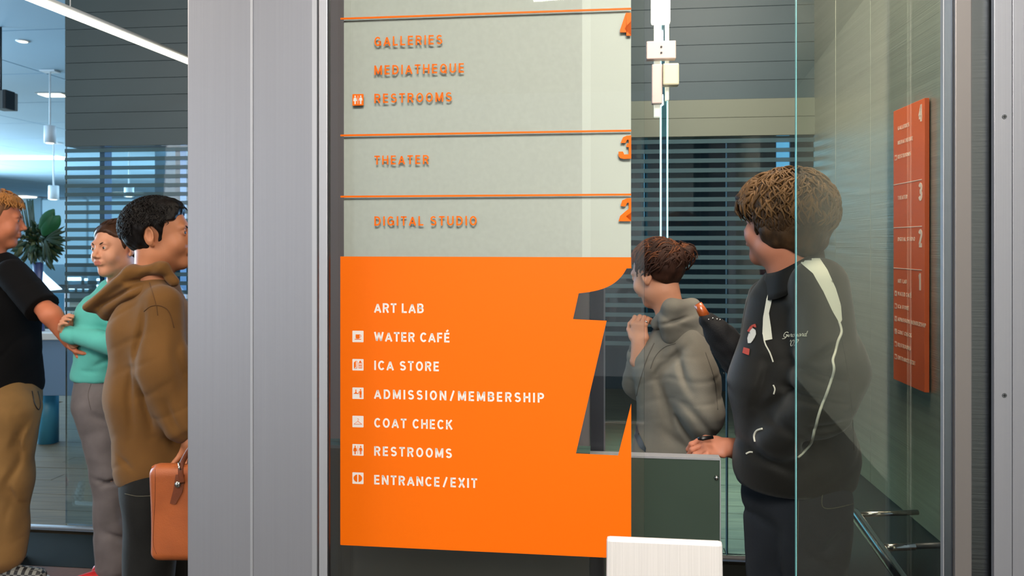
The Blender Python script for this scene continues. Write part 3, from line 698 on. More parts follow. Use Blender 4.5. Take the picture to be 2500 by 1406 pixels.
def digit_outline(ch):
    """heavy condensed italic numerals as lists of polygons in a unit-height box"""
    if ch == '1':
        arc = [(1541-1541, 0)]
    return None
# ---- big directory on the clear glass leaf
ds = thing('directory_sign', 'large glass floor directory, orange panel below and frosted film above, in the centre', 'sign', FS.w(FS.u(1180), 0, 0))
fbox('glass_pane', FS, FS.u(803), FS.u(1573), .002, .010, 0.02, CZ-.01, GLASS, ds)
uA, uB = FS.u(836), FS.u(1541)
zmid = FS.z(1541, 628)
fbox('frosted_film', FS, uA, FS.u(1421), .0101, .0118, zmid-.004, CZ-.02, FROST, ds)
fbox('film_strip', FS, FS.u(1421), FS.u(1442), .0101, .0118, zmid-.004, CZ-.02, mat('film_light', (232, 231, 223), .5), ds)
fbox('film_strip', FS, FS.u(1442), uB, .0101, .0118, zmid-.004, CZ-.02, mat('film_mid', (225, 224, 215), .5), ds)
def cut_panel():
    # orange panel with the numeral 1 cut out, given in pixels on the plane
    def q(x, y): return (FS.u(x), FS.z(x, y))
    arc = []
    for i in range(13):       # flag of the 1: concave curve from (1530,655) to (1413,715)
        t = i/12; x = 1530-(1530-1413)*t; 
        y = 655+ (715-655)*math.sin(t*math.pi/2)**1.0 if False else 0
        P0, P1, P2, P3 = (1530, 655), (1507, 700), (1466, 711), (1413, 716)
        bx_ = (1-t)**3*P0[0]+3*(1-t)**2*t*P1[0]+3*(1-t)*t*t*P2[0]+t**3*P3[0]; by_ = (1-t)**3*P0[1]+3*(1-t)**2*t*P1[1]+3*(1-t)*t*t*P2[1]+t**3*P3[1]
        arc.append((bx_, by_))
    out = [(831, 626), (1541, 628), (1541, 655)]+arc+[(1399, 779), (1481, 783), (1406, 1107), (1509, 1112), (1541, 985), (1541, 1364), (831, 1330)]
    return [q(*p) for p in out]
poly_prism('orange_panel', cut_panel(), FS, -.0005, .0015, ORANGE, ds)
def sconv(x, y):
    u = FS.u(x); z = FS.z(x, y)
    return lambda a, b, w, u=u, z=z: FS.w(u+a, w, z+b)
def uw(x0, x1): return FS.u(x1)-FS.u(x0)
ppm = 1/ (FPX/FS.D(1000)) # metres per pixel near the text column
for y in (45.5, 330.5, 480): fbox('divider_line', FS, FS.u(831), uB, .0003, .0018, FS.z(831, y+2.2), FS.z(831, y-2.2), ORANGE, ds)
TX = [('GALLERIES', 113, 1080, 23, ORANGE), ('MEDIATHEQUE', 183, 1133, 23, ORANGE), ('RESTROOMS', 252, 1103, 23, ORANGE), ('THEATER', 402, 1047, 22, ORANGE), ('DIGITAL STUDIO', 551, 1164, 23, ORANGE),
      ('ART LAB', 763, 1034, 23, WHITEV), ('WATER CAF\u00c9', 833, 1098, 23, WHITEV), ('ICA STORE', 903, 1072, 23, WHITEV), ('ADMISSION/MEMBERSHIP', 973, 1328, 23, WHITEV), ('COAT CHECK', 1043, 1105, 23, WHITEV), ('RESTROOMS', 1112, 1103, 23, WHITEV), ('ENTRANCE/EXIT', 1182, 1165, 23, WHITEV)]
for s, y, xr, cap, m in TX:
    flat_text('lettering', s, sconv(914, y), cap*ppm, m, ds, half=.080 if m is ORANGE else .095, width=uw(914, xr))
IC = [('rest', 258, ORANGE, MATS['frosted_film']), ('cup', 835, WHITEV, ORANGE), ('store', 904, WHITEV, ORANGE), ('desk', 973.5, WHITEV, ORANGE), ('hanger', 1042.5, WHITEV, ORANGE), ('rest', 1111.5, WHITEV, ORANGE), ('io', 1180.5, WHITEV, ORANGE)]
for key, y, mb, mf in IC: glyph('pictogram', ds, sconv(860.5, y), 28*FS.D(874)/FPX, key, mb, mf)
# big numerals running off the edge: pixel outlines of each visible half
NUM = {
 '4': [[(1541, 31), (1528, 31), (1514, 72), (1514, 79), (1531, 79), (1529, 87), (1541, 87), (1541, 69.5), (1524, 69.5), (1541, 50)]],
 '3': [[(1541, 330), (1530, 331), (1521, 335), (1515, 349), (1527, 349), (1531, 341), (1541, 341)], [(1541, 350), (1530, 350), (1529, 359), (1541, 359)], [(1510, 370), (1510, 380), (1514, 386), (1524, 388), (1541, 387), (1541, 376), (1524, 377), (1521, 370)], [(1541, 330), (1535, 331), (1535, 387), (1541, 387)]],
 '2': [[(1541, 483), (1530, 484), (1519, 489), (1515, 503), (1527, 504), (1531, 495), (1541, 494)], [(1541, 505), (1529, 514), (1514, 527), (1510, 540), (1541, 540), (1541, 529), (1528, 528), (1541, 518)], [(1541, 490), (1535, 492), (1535, 512), (1541, 506)]],
}
for ch, polys in NUM.items():
    g = None; bm = bmesh.new()
    for j, pg in enumerate(polys):
        w0 = .0003-.0001*j; vs = [bm.verts.new(FS.w(FS.u(x), w0, FS.z(x, y))) for x, y in pg]; vb = [bm.verts.new(FS.w(FS.u(x), .0019, FS.z(x, y))) for x, y in pg]
        bm.faces.new(vs); n = len(pg)
        for i in range(n): bm.faces.new((vs[(i+1) % n], vs[i], vb[i], vb[(i+1) % n]))
    bmesh.ops.triangulate(bm, faces=bm.faces[:]); me = bpy.data.meshes.new('numeral'); bm.to_mesh(me); bm.free(); me.materials.append(ORANGE)
    o = bpy.data.objects.new('numeral', me); COL.objects.link(o); setpar(o, ds)

# ---- small directory on the car wall
a0, a1 = cw_at(2195), cw_at(2271)            # a0 far edge (left in picture), a1 near edge
s2 = thing('directory_sign', 'narrow orange floor directory hung on the steel wall at the right', 'sign', KW.w((a0+a1)/2, .012, 1.5))
def z_at(x, y): 
    D = KW.w(cw_at(x), 0, 0)[1]; return HC-(y-597)/FPX*D
zt_, zb_ = z_at(2195, 272), z_at(2195, 925)
H2 = zt_-zb_; W2 = a0-a1
fbox('sign_plate', KW, a1-.004, a0, .004, .018, zb_, zt_, ORANGE2, s2, .001)
fbox('standoff', KW, a1+.05, a0-.05, 0, .005, zb_+.05, zt_-.05, BLACKM, s2)
# local frame: a runs left->right in the picture (towards the camera), b up
def kconv(fu, fz):
    return lambda a, b, w, fu=fu, fz=fz: KW.w(a0-fu*W2-a, .018-w, zt_-fz*H2+b)
WV2 = mat('white_ink', (250, 220, 200), .5)
for fz in (.275, .435, .585): 
    fbox('divider_line', KW, a1+.015, a0-.003, .018, .0188, zt_-fz*H2-.0012, zt_-fz*H2+.0012, WV2, s2)
T2 = [('GALLERIES', .077), ('MEDIATHEQUE', .13), ('RESTROOMS', .182), ('THEATER', .333), ('DIGITAL STUDIO', .485), ('ART LAB', .638), ('WATER CAF\u00c9', .685), ('ICA STORE', .732), ('ADMISSION/MEMBERSHIP', .779), ('COAT CHECK', .826), ('RESTROOMS', .873), ('ENTRANCE/EXIT', .92)]
capn = .0125
for i, (s, fz) in enumerate(T2): flat_text('lettering', s, kconv(.16, fz), capn, WV2, s2, th=.0008)
for key, fz in (('rest', .185), ('cup', .688), ('store', .735), ('desk', .782), ('hanger', .829), ('rest', .876), ('io', .923)): glyph('pictogram', s2, kconv(.05, fz), .017, key, WV2, ORANGE2)
for ch, fz in (('4', .075), ('3', .345), ('2', .505), ('1', .655)): flat_text('numeral', ch, kconv(.845, fz), H2*.058, WV2, s2, half=.12, width=W2*.10 if ch != '1' else W2*.06, th=.0008)
# ------------------------------------------------------------------ people kit
J = P
class Head:
    def __init__(s, c, yaw, pitch=0, roll=0, sc=1.0):
        s.c = np.array(c, float); s.R = rotz(math.radians(yaw))@rotx(math.radians(pitch))@roty(math.radians(roll)); s.sc = sc
    def W(s, l): return s.c+s.sc*(s.R@np.array(l, float))
    def L(s, p): return ((p-s.c)@s.R)/s.sc
    def E(s, l, r, k=.02, tilt=None): return E(s.W(l), np.array(r)*s.sc, s.R if tilt is None else s.R@tilt, k*s.sc)
    def C(s, a, b, ra, rb=None, k=.02): return C(s.W(a), s.W(b), ra*s.sc, (ra if rb is None else rb)*s.sc, k*s.sc)
def head_prims(h, fem=False, neck_to=None, nr=.056):
    j = .9 if fem else 1.0
    p = [h.E((0, .014, .030), (.076, .098, .086)), h.E((0, -.034, -.028), (.061*j, .060, .082), .03),
         h.E((0, -.066, -.098), (.024*j, .022, .020), .03), h.E((.040*j, -.008, -.066), (.020, .030, .026), .04), h.E((-.040*j, -.008, -.066), (.020, .030, .026), .04),
         h.E((.037, -.064, -.034), (.024, .022, .026), .025), h.E((-.037, -.064, -.034), (.024, .022, .026), .025),
         h.C((-.034, -.080, .020), (.034, -.080, .020), .011, k=.018)]
    for s in (-1, 1): p.append(sub(h.E((s*.031, -.098, .004), (.017, .016, .011), .012)))
    p += [h.C((0, -.088, .010), (0, -.110, -.026), .0065, .0095, .012), h.E((.011, -.098, -.032), (.0085, .010, .007), .006), h.E((-.011, -.098, -.032), (.0085, .010, .007), .006),
          h.E((0, -.086, -.056), (.023, .013, .014), .012), h.C((-.017, -.094, -.0535), (.017, -.094, -.0535), .0052, k=.004), h.C((-.015, -.093, -.063), (.015, -.093, -.063), .0062, k=.004)]
    p.append(sub(h.C((-.020, -.101, -.0580), (.020, -.101, -.0580), .0016, k=.003)))
    for s in (-1, 1):
        p.append(h.E((s*.031, -.079, .003), (.0145, .0145, .0125), .004)); p.append(sub(h.E((s*.031, -.094, .003), (.0130, .010, .0056), .002)))
        T = rotz(s*.45)@rotx(-.15)
        p.append(h.E((s*.078, .012, -.003), (.0075, .019, .032), .006, T)); p.append(h.E((s*.074, .004, -.030), (.006, .009, .010), .006, T)); p.append(sub(h.E((s*.086, .008, .000), (.006, .010, .018), .004, T)))
    b = neck_to if neck_to is not None else h.W((0, .04, -.2))
    p.append(C(h.W((0, .022, -.07)), b, nr*h.sc, nr*h.sc*1.12, .03))
    return p
SKINS = {}
def skin(name, rgb):
    return mat(name, rgb, .5, spec=.4, noise=(14, .07), bump=(260, .08))
LIP = mat('lips', (196, 118, 98), .45)
def lipfn(h):
    def f(c):
        l = h.L(c); return ((abs(l[:, 0]) < .0205-abs(l[:, 2]+.058)*.9) & (l[:, 1] < -.088) & (l[:, 2] > -.0685) & (l[:, 2] < -.0488)).astype(int)
    return f
EYEW = mat('eye_white', (186, 176, 166), .3); IRIS = mat('iris', (38, 26, 19), .15)
def eyes(h, par, brow=(50, 34, 22), gaze=(0, 0)):
    for s in (-1, 1):
        pr = [h.E((s*.031, -.0795, .003), (.0115, .0115, .0115), 0)]
        V, Q = sculpt(pr, .0012*h.sc, None, .004)
        ctr = h.W((s*.031+gaze[0], -.0915, .003+gaze[1]))
        sobj('eye', [(V, Q)], [EYEW, IRIS], par, mi=lambda c: (np.linalg.norm(c-ctr, axis=1) < .0078*h.sc).astype(int))
        pts = [h.W((s*(.016+.03*t), -.094+.018*t*t, .0185+.007*math.sin(t*2.4))) for t in np.linspace(0, 1, 7)]
        tube('eyebrow', pts, [.0016, .003, .0034, .0032, .0028, .002, .001], mat('brow_%d' % brow[0], brow, .9), par, 6)
def hand_prims(wrist, d, n, thumb=1, curl=.5, sc=1.0, tcurl=.3):
    d = np.array(d, float); d /= np.linalg.norm(d); n = np.array(n, float); n -= d*(n@d); n /= np.linalg.norm(n); s = np.cross(d, n)*thumb; w = np.array(wrist, float)
    p = [C(w-d*.03, w+d*.015, .021*sc, .023*sc, .01, flat=(s, 1.35)), C(w+d*.025*sc, w+d*.068*sc, .0135*sc, .0125*sc, .015, flat=(s, 2.7))]
    for off, ln in ((.029, .070), (.010, .080), (-.010, .074), (-.028, .058)):
        a = w+d*.072*sc+s*off*sc; dd = d+s*off*1.2; dd /= np.linalg.norm(dd); ang = curl*.8
        for L_, r0, r1 in ((.44, .0088, .0082), (.31, .0080, .0074), (.25, .0072, .0062)):
            v = dd*math.cos(ang)+n*math.sin(ang); b = a+v*ln*L_*sc; p.append(C(a, b, r0*sc, r1*sc, .0035)); a = b; ang += curl
    a = w+d*.022*sc+s*.026*sc; v = d*.72+s*.62+n*.3; v /= np.linalg.norm(v); b = a+v*.036*sc; p.append(C(a, b, .0125*sc, .0098*sc, .01))
    v2 = v+n*tcurl*1.6-s*tcurl; v2 /= np.linalg.norm(v2); c = b+v2*.028*sc; p.append(C(b, c, .0092*sc, .008*sc, .004)); v3 = v2+n*tcurl-s*tcurl; v3 /= np.linalg.norm(v3); p.append(C(c, c+v3*.024*sc, .008*sc, .0066*sc, .003))
    return p
def locks(h, n, L, rad, seed, where, out=.012, wave=.4, base=(.081, .104, .094), cen=(0, .012, .030), flow=None, lift=.0):
    """tapered strands of hair lying over the skull; returns (V,Q)"""
    r = np.random.RandomState(seed); Vs = []; Qs = []; off = 0; cen = np.array(cen); base = np.array(base); m = 6; got = 0
    while got < n:
        d = r.normal(size=3); d /= np.linalg.norm(d)
        if not where(d): continue
        got += 1; p = cen+base*d; nn = d/base; nn /= np.linalg.norm(nn)
        fl = flow(d) if flow else np.array([d[0]*.6, d[1]*.5+.1, -1.0]); fl = fl+r.normal(size=3)*.28; t = fl-nn*(fl@nn); t /= np.linalg.norm(t)+1e-9
        ln = L*r.uniform(.6, 1.25); pts = []; sw = np.cross(nn, t); ph = r.uniform(0, 6.28); q = p.copy(); k = 8
        for i in range(k):
            f = i/(k-1); e = cen+base*((q-cen)/base)/np.linalg.norm((q-cen)/base)
            h_ = out*math.sin(min(1, f*1.15)*math.pi*.85)+.002+lift*f
            pts.append(e+((e-cen)/np.linalg.norm(e-cen))*h_+sw*wave*.02*math.sin(ph+f*5)*f)
            nn2 = (e-cen)/base**2; nn2 /= np.linalg.norm(nn2); t2 = t+np.array([0, 0, -.25*f]); t2 -= nn2*(t2@nn2); t2 /= np.linalg.norm(t2)+1e-9; q = e+t2*ln/(k-1); t = t2
        rr = [rad*max(.12, math.sin(math.pi*(.22+.76*i/(k-1)))) for i in range(k)]
        V, F_ = tube_data([h.W(x) for x in pts], [x*h.sc for x in rr], m, False, 1.0)
        Vs.append(np.array(V)); Qs.append(np.array(F_)+off); off += len(V)
    return np.concatenate(Vs), np.concatenate(Qs)
def hairmat(name, rgb, rough=.6, amt=.45): return mat(name, rgb, rough, spec=.2, noise=(45, amt, (1, 1, .45)), bump=(230, .3, (1, 1, .25)))
def cap_hair(h, t=.006, front=-.052, slope=.9, low=-.06, vox=.004, disp=None, extra=(), ears=True):
    """skull-hugging hair with a hairline: kept where y > front+slope*(z-.05) and above 'low' at the nape"""
    pr = [h.E((0, .014, .030), (.077+t, .100+t, .087+t))]+list(extra)
    def face(p):
        l = h.L(p); a = (l[:, 1]-(front-slope*(l[:, 2]-.06)))       # negative in front of the hairline below it
        f1 = np.where(l[:, 2] < .09, a, np.maximum(a, .01)); 
        side = l[:, 1]-(-.030+np.clip((l[:, 2]-.005)*-.2, -1, 1)); f2 = np.where(l[:, 2] < .045, np.minimum(f1, side+0.0), f1)
        f3 = np.minimum(f2, l[:, 2]-(low+np.clip(.055-l[:, 1], 0, .2)*.7)); return f3*h.sc
    pr.append((face, .012*h.sc, '-', None, None))
    if ears:
        for q in (-1, 1): pr.append(sub(h.E((q*.088, .006, -.012), (.034, .025, .042), .008)))
    return sculpt(pr, vox, disp, .02)
def shoe(par, heel, toe, hgt, m_up, m_sole, wd=.044, label=None):
    heel = np.array(heel, float); toe = np.array(toe, float); d = toe-heel; d /= np.linalg.norm(d); z = np.array([0, 0, 1.0])
    pr = [C(heel+z*.045+d*.035, toe+z*.035-d*.04, .042, .032, .02), C(heel+z*.05+d*.04, heel+z*hgt+d*.045, .044, .040, .03), (lambda p: .022-p[:, 2], 0, 'i', None, None)]
    pr = pr[:2]+[((lambda p: p[:, 2]-.02), .003, '-', None, None)]
    pr[2] = ((lambda p: p[:, 2]-.02), .003, '-', None, None)
    V, Q = sculpt(pr, .006); up = sobj('shoe', [(V, Q)], m_up, par)
    ps = [C(heel+d*.038+z*.014, toe-d*.036+z*.014, .046, .040, .0), ((lambda p: p[:, 2]), .002, '-', None, None), ((lambda p: .026-p[:, 2]), .002, '-', None, None)]
    V, Q = sculpt(ps, .005); sobj('sole', [(V, Q)], m_sole, up)
    return up
def surf_hit(tree, x, y, D0=.3, eps=.0015):
    """where the ray of pixel (x, y) meets a garment, lifted off it"""
    d = Vector(((x-1250)/FPX, 1, -(y-597)/FPX)).normalized(); o = Vector((0, 0, HC))
    hit = tree.ray_cast(o+d*D0, d, 6)
    if hit[0] is None: return None
    n = hit[1]; n = n if n.dot(d) < 0 else -n
    return np.array(hit[0]+n*eps), np.array(n)
def bvh(o):
    me = o.data; return BVHTree.FromPolygons([v.co.copy() for v in me.vertices], [tuple(p.vertices) for p in me.polygons])
def patch(name, tree, outline, m, par, step=5, eps=.002, label=None):
    """a sewn-on piece of cloth: the outline filled with a fine grid and laid on the garment"""
    xs = [p[0] for p in outline]; ys = [p[1] for p in outline]; bm = bmesh.new()
    vs = [bm.verts.new((x, y, 0)) for x, y in outline]; bm.faces.new(vs)
    for a, b in ((0, 1), (1, 0)):
        lo, hi = (min(xs), max(xs)) if a == 0 else (min(ys), max(ys)); q = lo+step
        while q < hi:
            co = (q, 0, 0) if a == 0 else (0, q, 0); no = (1, 0, 0) if a == 0 else (0, 1, 0)
            bmesh.ops.bisect_plane(bm, geom=bm.verts[:]+bm.edges[:]+bm.faces[:], plane_co=co, plane_no=no); q += step
    bmesh.ops.triangulate(bm, faces=bm.faces[:])
    bad = []
    for v in bm.verts:
        h = surf_hit(tree, v.co.x, v.co.y, eps=eps)
        if h is None: bad.append(v)
        else: v.co = Vector(h[0].tolist())
    if bad: bmesh.ops.delete(bm, geom=bad, context='VERTS')
    me = bpy.data.meshes.new(name); bm.to_mesh(me); bm.free(); me.materials.append(m); me.polygons.foreach_set('use_smooth', [True]*len(me.polygons))
    o = bpy.data.objects.new(name, me); COL.objects.link(o); setpar(o, par)
    if label: o['label'] = label
    return o
def spline(pts, n=8):
    P_ = [np.array(p, float) for p in pts]; out = []
    for i in range(len(P_)-1):
        p0 = P_[max(i-1, 0)]; p1 = P_[i]; p2 = P_[i+1]; p3 = P_[min(i+2, len(P_)-1)]
        for t in np.linspace(0, 1, n, endpoint=False): out.append(.5*((2*p1)+(-p0+p2)*t+(2*p0-5*p1+4*p2-p3)*t*t+(-p0+3*p1-3*p2+p3)*t**3))
    out.append(P_[-1]); return out
def piping(name, tree, pts, r, m, par, n=8):
    q = [surf_hit(tree, x, y, eps=r*.4) for x, y in spline(pts, n)]; q = [a[0] for a in q if a]
    return tube(name, q, r, m, par, 6) if len(q) > 1 else None
def fabric(name, rgb, rough=.85, sc=900, st_=.15, nz=.12, sheen=.08): return mat(name, rgb, rough, spec=.2, noise=(9, nz), bump=(sc, st_), sheen=sheen)
def person(label, loc, group=None): return thing('person', label, 'person', (loc[0], loc[1], 0), group)
up = np.array([0, 0, 1.0])

# ================================================================== man in black and white jacket
D = 2.15; g5 = lambda x, y, dz=0: J(x, y, D+dz)
p5 = person('man with shaggy brown hair in a black jacket with white shoulder panels, from behind', g5(1940, 1000))
SK5 = skin('skin_ruddy', (192, 122, 94)); h = Head(g5(1912, 546, .02), -141, -4, -3, 1.04); h5 = h
hp_ = head_prims(h, neck_to=g5(1945, 720, .02), nr=.062)
V1 = sculpt(hp_, .0028)
core = [C(g5(1940, 770, .06), g5(1935, 1120, .05), .075, .10), C(g5(1900, 1150, .09), J(1905, 1500, 2.24), .07, .05), C(g5(2000, 1150, .0), J(2000, 1500, 2.1), .07, .05)]
V2 = sculpt(core, .012)
# left hand in front of him, holding a small black phone
whr = g5(1775, 1092, .13); hd = g5(1725, 1092, .12)-whr
V3 = sculpt(hand_prims(whr, hd, np.array([-.2, .5, -.9]), thumb=-1, curl=.75, sc=1.0)+[C(whr, g5(1830, 1105, .16), .026, .036, .01)], .0028)
body = sobj('body', [V1, V2, V3], [SK5, LIP], p5, mi=lipfn(h)); eyes(h, body)
# hair: big mop
hm = hairmat('hair_brown', (66, 46, 28), amt=.5); hm2 = hairmat('hair_brown_lit', (98, 70, 41), amt=.4)  # second tone paints the lit parts of the same hair
base5 = (.098, .112, .104)
mop = [h.E((0, .026, .040), (.099, .108, .100)), h.E((0, -.048, .080), (.074, .066, .050), .03), h.E((.052, .02, -.012), (.038, .062, .060), .03), h.E((-.052, .02, -.012), (.038, .062, .060), .03), h.E((0, .075, -.020), (.070, .045, .070), .03), h.E((.03, -.088, .062), (.05, .034, .030), .02)]
def f5(p):
    l = h.L(p); return np.maximum(np.maximum(l[:, 2]-.040, l[:, 1]+.022), -(l[:, 2]+.2))*h.sc
mop.append((f5, .012, '-', None, None))
V, Q = sculpt(mop, .004, wob(5, 70, .0045, 9), .03)
hairy = lambda d: (d[2] > -.55 and not (d[1] < -.45 and d[2] < .25))
lk = locks(h, 1100, .070, .0042, 11, hairy, out=.010, wave=.9, base=(.097, .108, .100), cen=(0, .022, .040))
lk2 = locks(h, 420, .055, .0038, 12, lambda d: d[1] < -.25 and d[2] > .2, out=.016, wave=1.0, base=(.092, .118, .092), cen=(0, .0, .040), flow=lambda d: np.array([d[0]*.5, -1.0, -.7]))
hr5 = sobj('hair', [(V, Q), lk], [hm], p5); sobj('fringe', [lk2], [hm2], hr5)
lk3 = locks(h, 480, .060, .0028, 13, lambda d: d[2] > .05, out=.014, wave=1.1, base=(.099, .110, .102), cen=(0, .022, .040)); sobj('hair_highlights', [lk3], [hm2], hr5)
# jacket
JK = fabric('jacket_charcoal', (30, 28, 25), .62, 500, .1, .06, .15); JW = fabric('jacket_white', (226, 222, 205), .6, 500, .1, .03, 0); JB = fabric('jacket_black', (16, 15, 14), .7, 500, .1, .05, .1)
ax5 = (1, .25, 0)
jp = [C(g5(1930, 745, .05), g5(1926, 930, .05), .108, .150, .06, flat=(ax5, 1.08)), C(g5(1926, 930, .05), g5(1935, 1120, .05), .142, .150, .05, flat=(ax5, 1.12)), C(g5(1940, 690, .03), g5(1930, 760, .05), .058, .085, .07),
      C(g5(1998, 700, -.10), g5(2030, 900, -.16), .076, .080, .05), C(g5(2030, 900, -.16), g5(2010, 985, -.17), .080, .076, .05), C(g5(2010, 985, -.16), g5(1900, 1085, -.08), .070, .054, .04),
      C(g5(1885, 735, .22), g5(1850, 880, .30), .075, .07, .05), C(g5(1850, 880, .30), g5(1835, 1050, .22), .066, .052, .04),
      C(g5(1950, 1120, .04), g5(1950, 1180, .04), .148, .138, .04, flat=(ax5, 1.12))]
zh = g5(1940, 1196)[2]; jp.append(((lambda p: zh-p[:, 2]+0*p[:, 0]), .0, 'x', None, None)); jp = jp[:-1]
jp.append(((lambda p: p[:, 2]-(zh+.02*np.sin(p[:, 0]*9))), .02, '-', None, None)); jp[-1] = ((lambda p: (p[:, 2]-zh)), .02, '-', None, None)
fo = folds([(g5(2060, 830, -.2), g5(1975, 890, -.2), .014, .014), (g5(2075, 930, -.2), g5(1950, 905, -.2), .013, .016), (g5(2070, 985, -.2), g5(1930, 960, -.2), .012, .018), (g5(2080, 1020, -.2), g5(1960, 1050, -.2), .012, .014), (g5(1950, 980, -.2), g5(1880, 1060, -.2), .012, .014), (g5(1990, 700, -.2), g5(1960, 860, -.2), .012, .006),
            (g5(1900, 860, -.1), g5(1850, 1030, -.1), .014, .010), (g5(1870, 1000, -.1), g5(2050, 1150, -.1), .02, .012), (g5(1800, 1090, -.1), g5(1960, 1160, -.1), .018, .010), (g5(1960, 1100, -.2), g5(2080, 1120, -.2), .016, .010)])
V, Q = sculpt(jp, .0065, addf(fo, wob(21, 17, .004, 8)))
jx = g5(1905, 900)[0]
jk = sobj('jacket', [(V, Q)], [JK], p5)
# stand-up collar
cw_ = [g5(x, y, dz) for x, y, dz in ((1868, 668, .02), (1900, 662, -.055), (1945, 640, -.075), (1990, 618, -.05), (2012, 612, .02), (1990, 618, .09), (1930, 648, .11), (1880, 668, .08))]
def ring_band(name, pts, hgt, th, m, par, lean=0.0):
    cc = sum(pts)/len(pts); pts = [np.array(q) for q in spline(pts+[pts[0]], 5)][:-1]; V = []; n = len(pts); N = 5
    for i, q in enumerate(pts):
        o_ = q-cc; o_[2] = 0; o_ /= np.linalg.norm(o_)
        for j in range(N): V.append(q-up*hgt*j/(N-1)+o_*(lean*j/(N-1)))
        for j in range(N): V.append(q-up*hgt*(N-1-j)/(N-1)+o_*(lean*(N-1-j)/(N-1)-th))
    M = 2*N; Fc = [(i*M+j, i*M+(j+1) % M, ((i+1) % n)*M+(j+1) % M, ((i+1) % n)*M+j) for i in range(n) for j in range(M)]
    return mobj(name, V, Fc, m, par, True)
ring_band('collar', cw_, .075, .006, JB, jk, .012)
T5 = bvh(jk)
patch('shoulder_panel', T5, [(1952, 640), (1972, 626), (1995, 622), (2020, 660), (2040, 705), (2052, 745), (2055, 782), (2049, 790), (2032, 760), (2010, 712), (1985, 668)], JW, jk, label='white shoulder panel')
patch('chest_panel', T5, [(1921, 658), (1908, 672), (1884, 694), (1872, 730), (1864, 775), (1862, 815), (1867, 832), (1886, 828), (1883, 800), (1878, 765), (1886, 730), (1900, 695)], JW, jk, label='white chest panel')
piping('piping', T5, [(2048, 785), (2054, 810), (2045, 835), (2040, 860), (2034, 880), (2036, 905), (2022, 950), (2003, 1000), (1990, 1045), (1978, 1085), (1948, 1115)], .0034, JW, jk)
piping('piping', T5, [(1864, 815), (1868, 838), (1880, 862), (1888, 884)], .0022, JW, jk); piping('piping', T5, [(1888, 940), (1892, 950), (1889, 962)], .002, JW, jk)
piping('pocket_trim', T5, [(1862, 1047), (1848, 1052), (1842, 1064), (1844, 1078)], .003, JW, jk); piping('pocket_trim', T5, [(1822, 1108), (1830, 1104), (1838, 1104)], .0025, JW, jk)
piping('seam', T5, [(1998, 640), (2030, 730), (2060, 850), (2078, 980), (2085, 1100)], .0012, JB, jk)
# name and year embroidered on the sleeve: thin script strokes laid on the cloth
def script(tree, lines, x0, y0, sx, sy, r, m, par, nm='embroidery'):
    tb = []
    for ln in lines:
        pts = spline([(x0+(a+.28*b)*sx, y0-b*sy-a*sx*.04) for a, b in ln], 5); q = [surf_hit(tree, x, y, eps=.0008) for x, y in pts]; q = [a[0] for a in q if a]
        if len(q) > 1: tb.append(tube_data(q, r, 5))
    if tb: V, Fc = join(tb); mobj(nm, V, Fc, m, par, True)
SCR = {'G': (1.1, [[(.95, .95), (.7, 1.2), (.3, 1.1), (.1, .6), (.25, .1), (.6, 0), (.85, .3), (.85, .55), (.5, .5)], [(.85, .5), (.6, -.3), (.0, -.4)]]), 'i': (.42, [[(0, .1), (.15, .6), (.1, .1), (.4, .1)]]), 'r': (.55, [[(0, .1), (.15, .65), (.4, .55), (.35, .1), (.55, .1)]]),
       'o': (.65, [[(.45, .6), (.15, .5), (.1, .1), (.4, 0), (.5, .35), (.35, .6), (.65, .55)]]), 'u': (.7, [[(.05, .6), (.05, .1), (.35, .05), (.5, .6), (.5, .1), (.7, .1)]]), 'a': (.7, [[(.5, .55), (.2, .6), (.1, .2), (.3, 0), (.5, .5), (.5, .1), (.7, .1)]]), 'd': (.7, [[(.5, .5), (.2, .6), (.1, .2), (.3, 0), (.5, .3), (.6, 1.3), (.5, .1), (.75, .05)]])}
x = 0
for ch in 'Girouard':
    wd, ls = SCR[ch]; script(T5, [[(a+x, b) for a, b in l] for l in ls], 1911, 823, 11.6, 10, .0009, JW, jk); x += wd*.93
script(T5, [[(0, 1.0), (-.02, .75)], [(.3, .9), (.15, .5), (.25, .05), (.5, .1), (.6, .6), (.5, .95), (.3, .9)], [(.7, .95), (1.2, .95), (.8, 0)]], 1927, 845, 16, 15, .0012, JW, jk)
patch('emblem', T5, [(1838, 800), (1846, 806), (1847, 816), (1842, 828), (1834, 838), (1827, 838), (1826, 826), (1830, 812)], mat('emblem_white', (220, 215, 205), .6), jk, 4, .0022)
for pl_ in ([(1834, 795), (1846, 790), (1848, 800), (1840, 798), (1830, 812), (1826, 808)], [(1817, 848), (1832, 852), (1830, 868), (1814, 862)]): patch('emblem_patch', T5, pl_, mat('emblem_red', (190, 70, 50), .6), jk, 4, .0025)
# jeans
DN = fabric('dark_denim', (40, 43, 50), .85, 700, .3, .18)
q5 = [C(g5(1945, 1150, .05), g5(1950, 1210, .05), .122, .112, .05, flat=(ax5, 1.08)), C(g5(1895, 1210, .10), J(1905, 1500, 2.24), .100, .084, .03), C(J(1905, 1500, 2.24), J(1915, 1800, 2.22), .088, .080, .03),
      C(g5(1992, 1215, -.02), J(1985, 1500, 2.10), .096, .080, .03), C(J(1985, 1500, 2.10), J(1990, 1850, 2.06), .088, .080, .03), ((lambda p: p[:, 2]-.03), .004, '-', None, None)]
fo = folds([(g5(2060, 1290, -.1), g5(1990, 1360, -.1), .014, .012), (g5(1840, 1260, 0), g5(1900, 1300, 0), .014, .010), (g5(1960, 1340, -.1), g5(2060, 1400, -.1), .012, .010)])
V, Q = sculpt(q5, .009, addf(fo, wob(33, 15, .005, 7))); jn = sobj('jeans', [(V, Q)], DN, p5); Tj = bvh(jn)
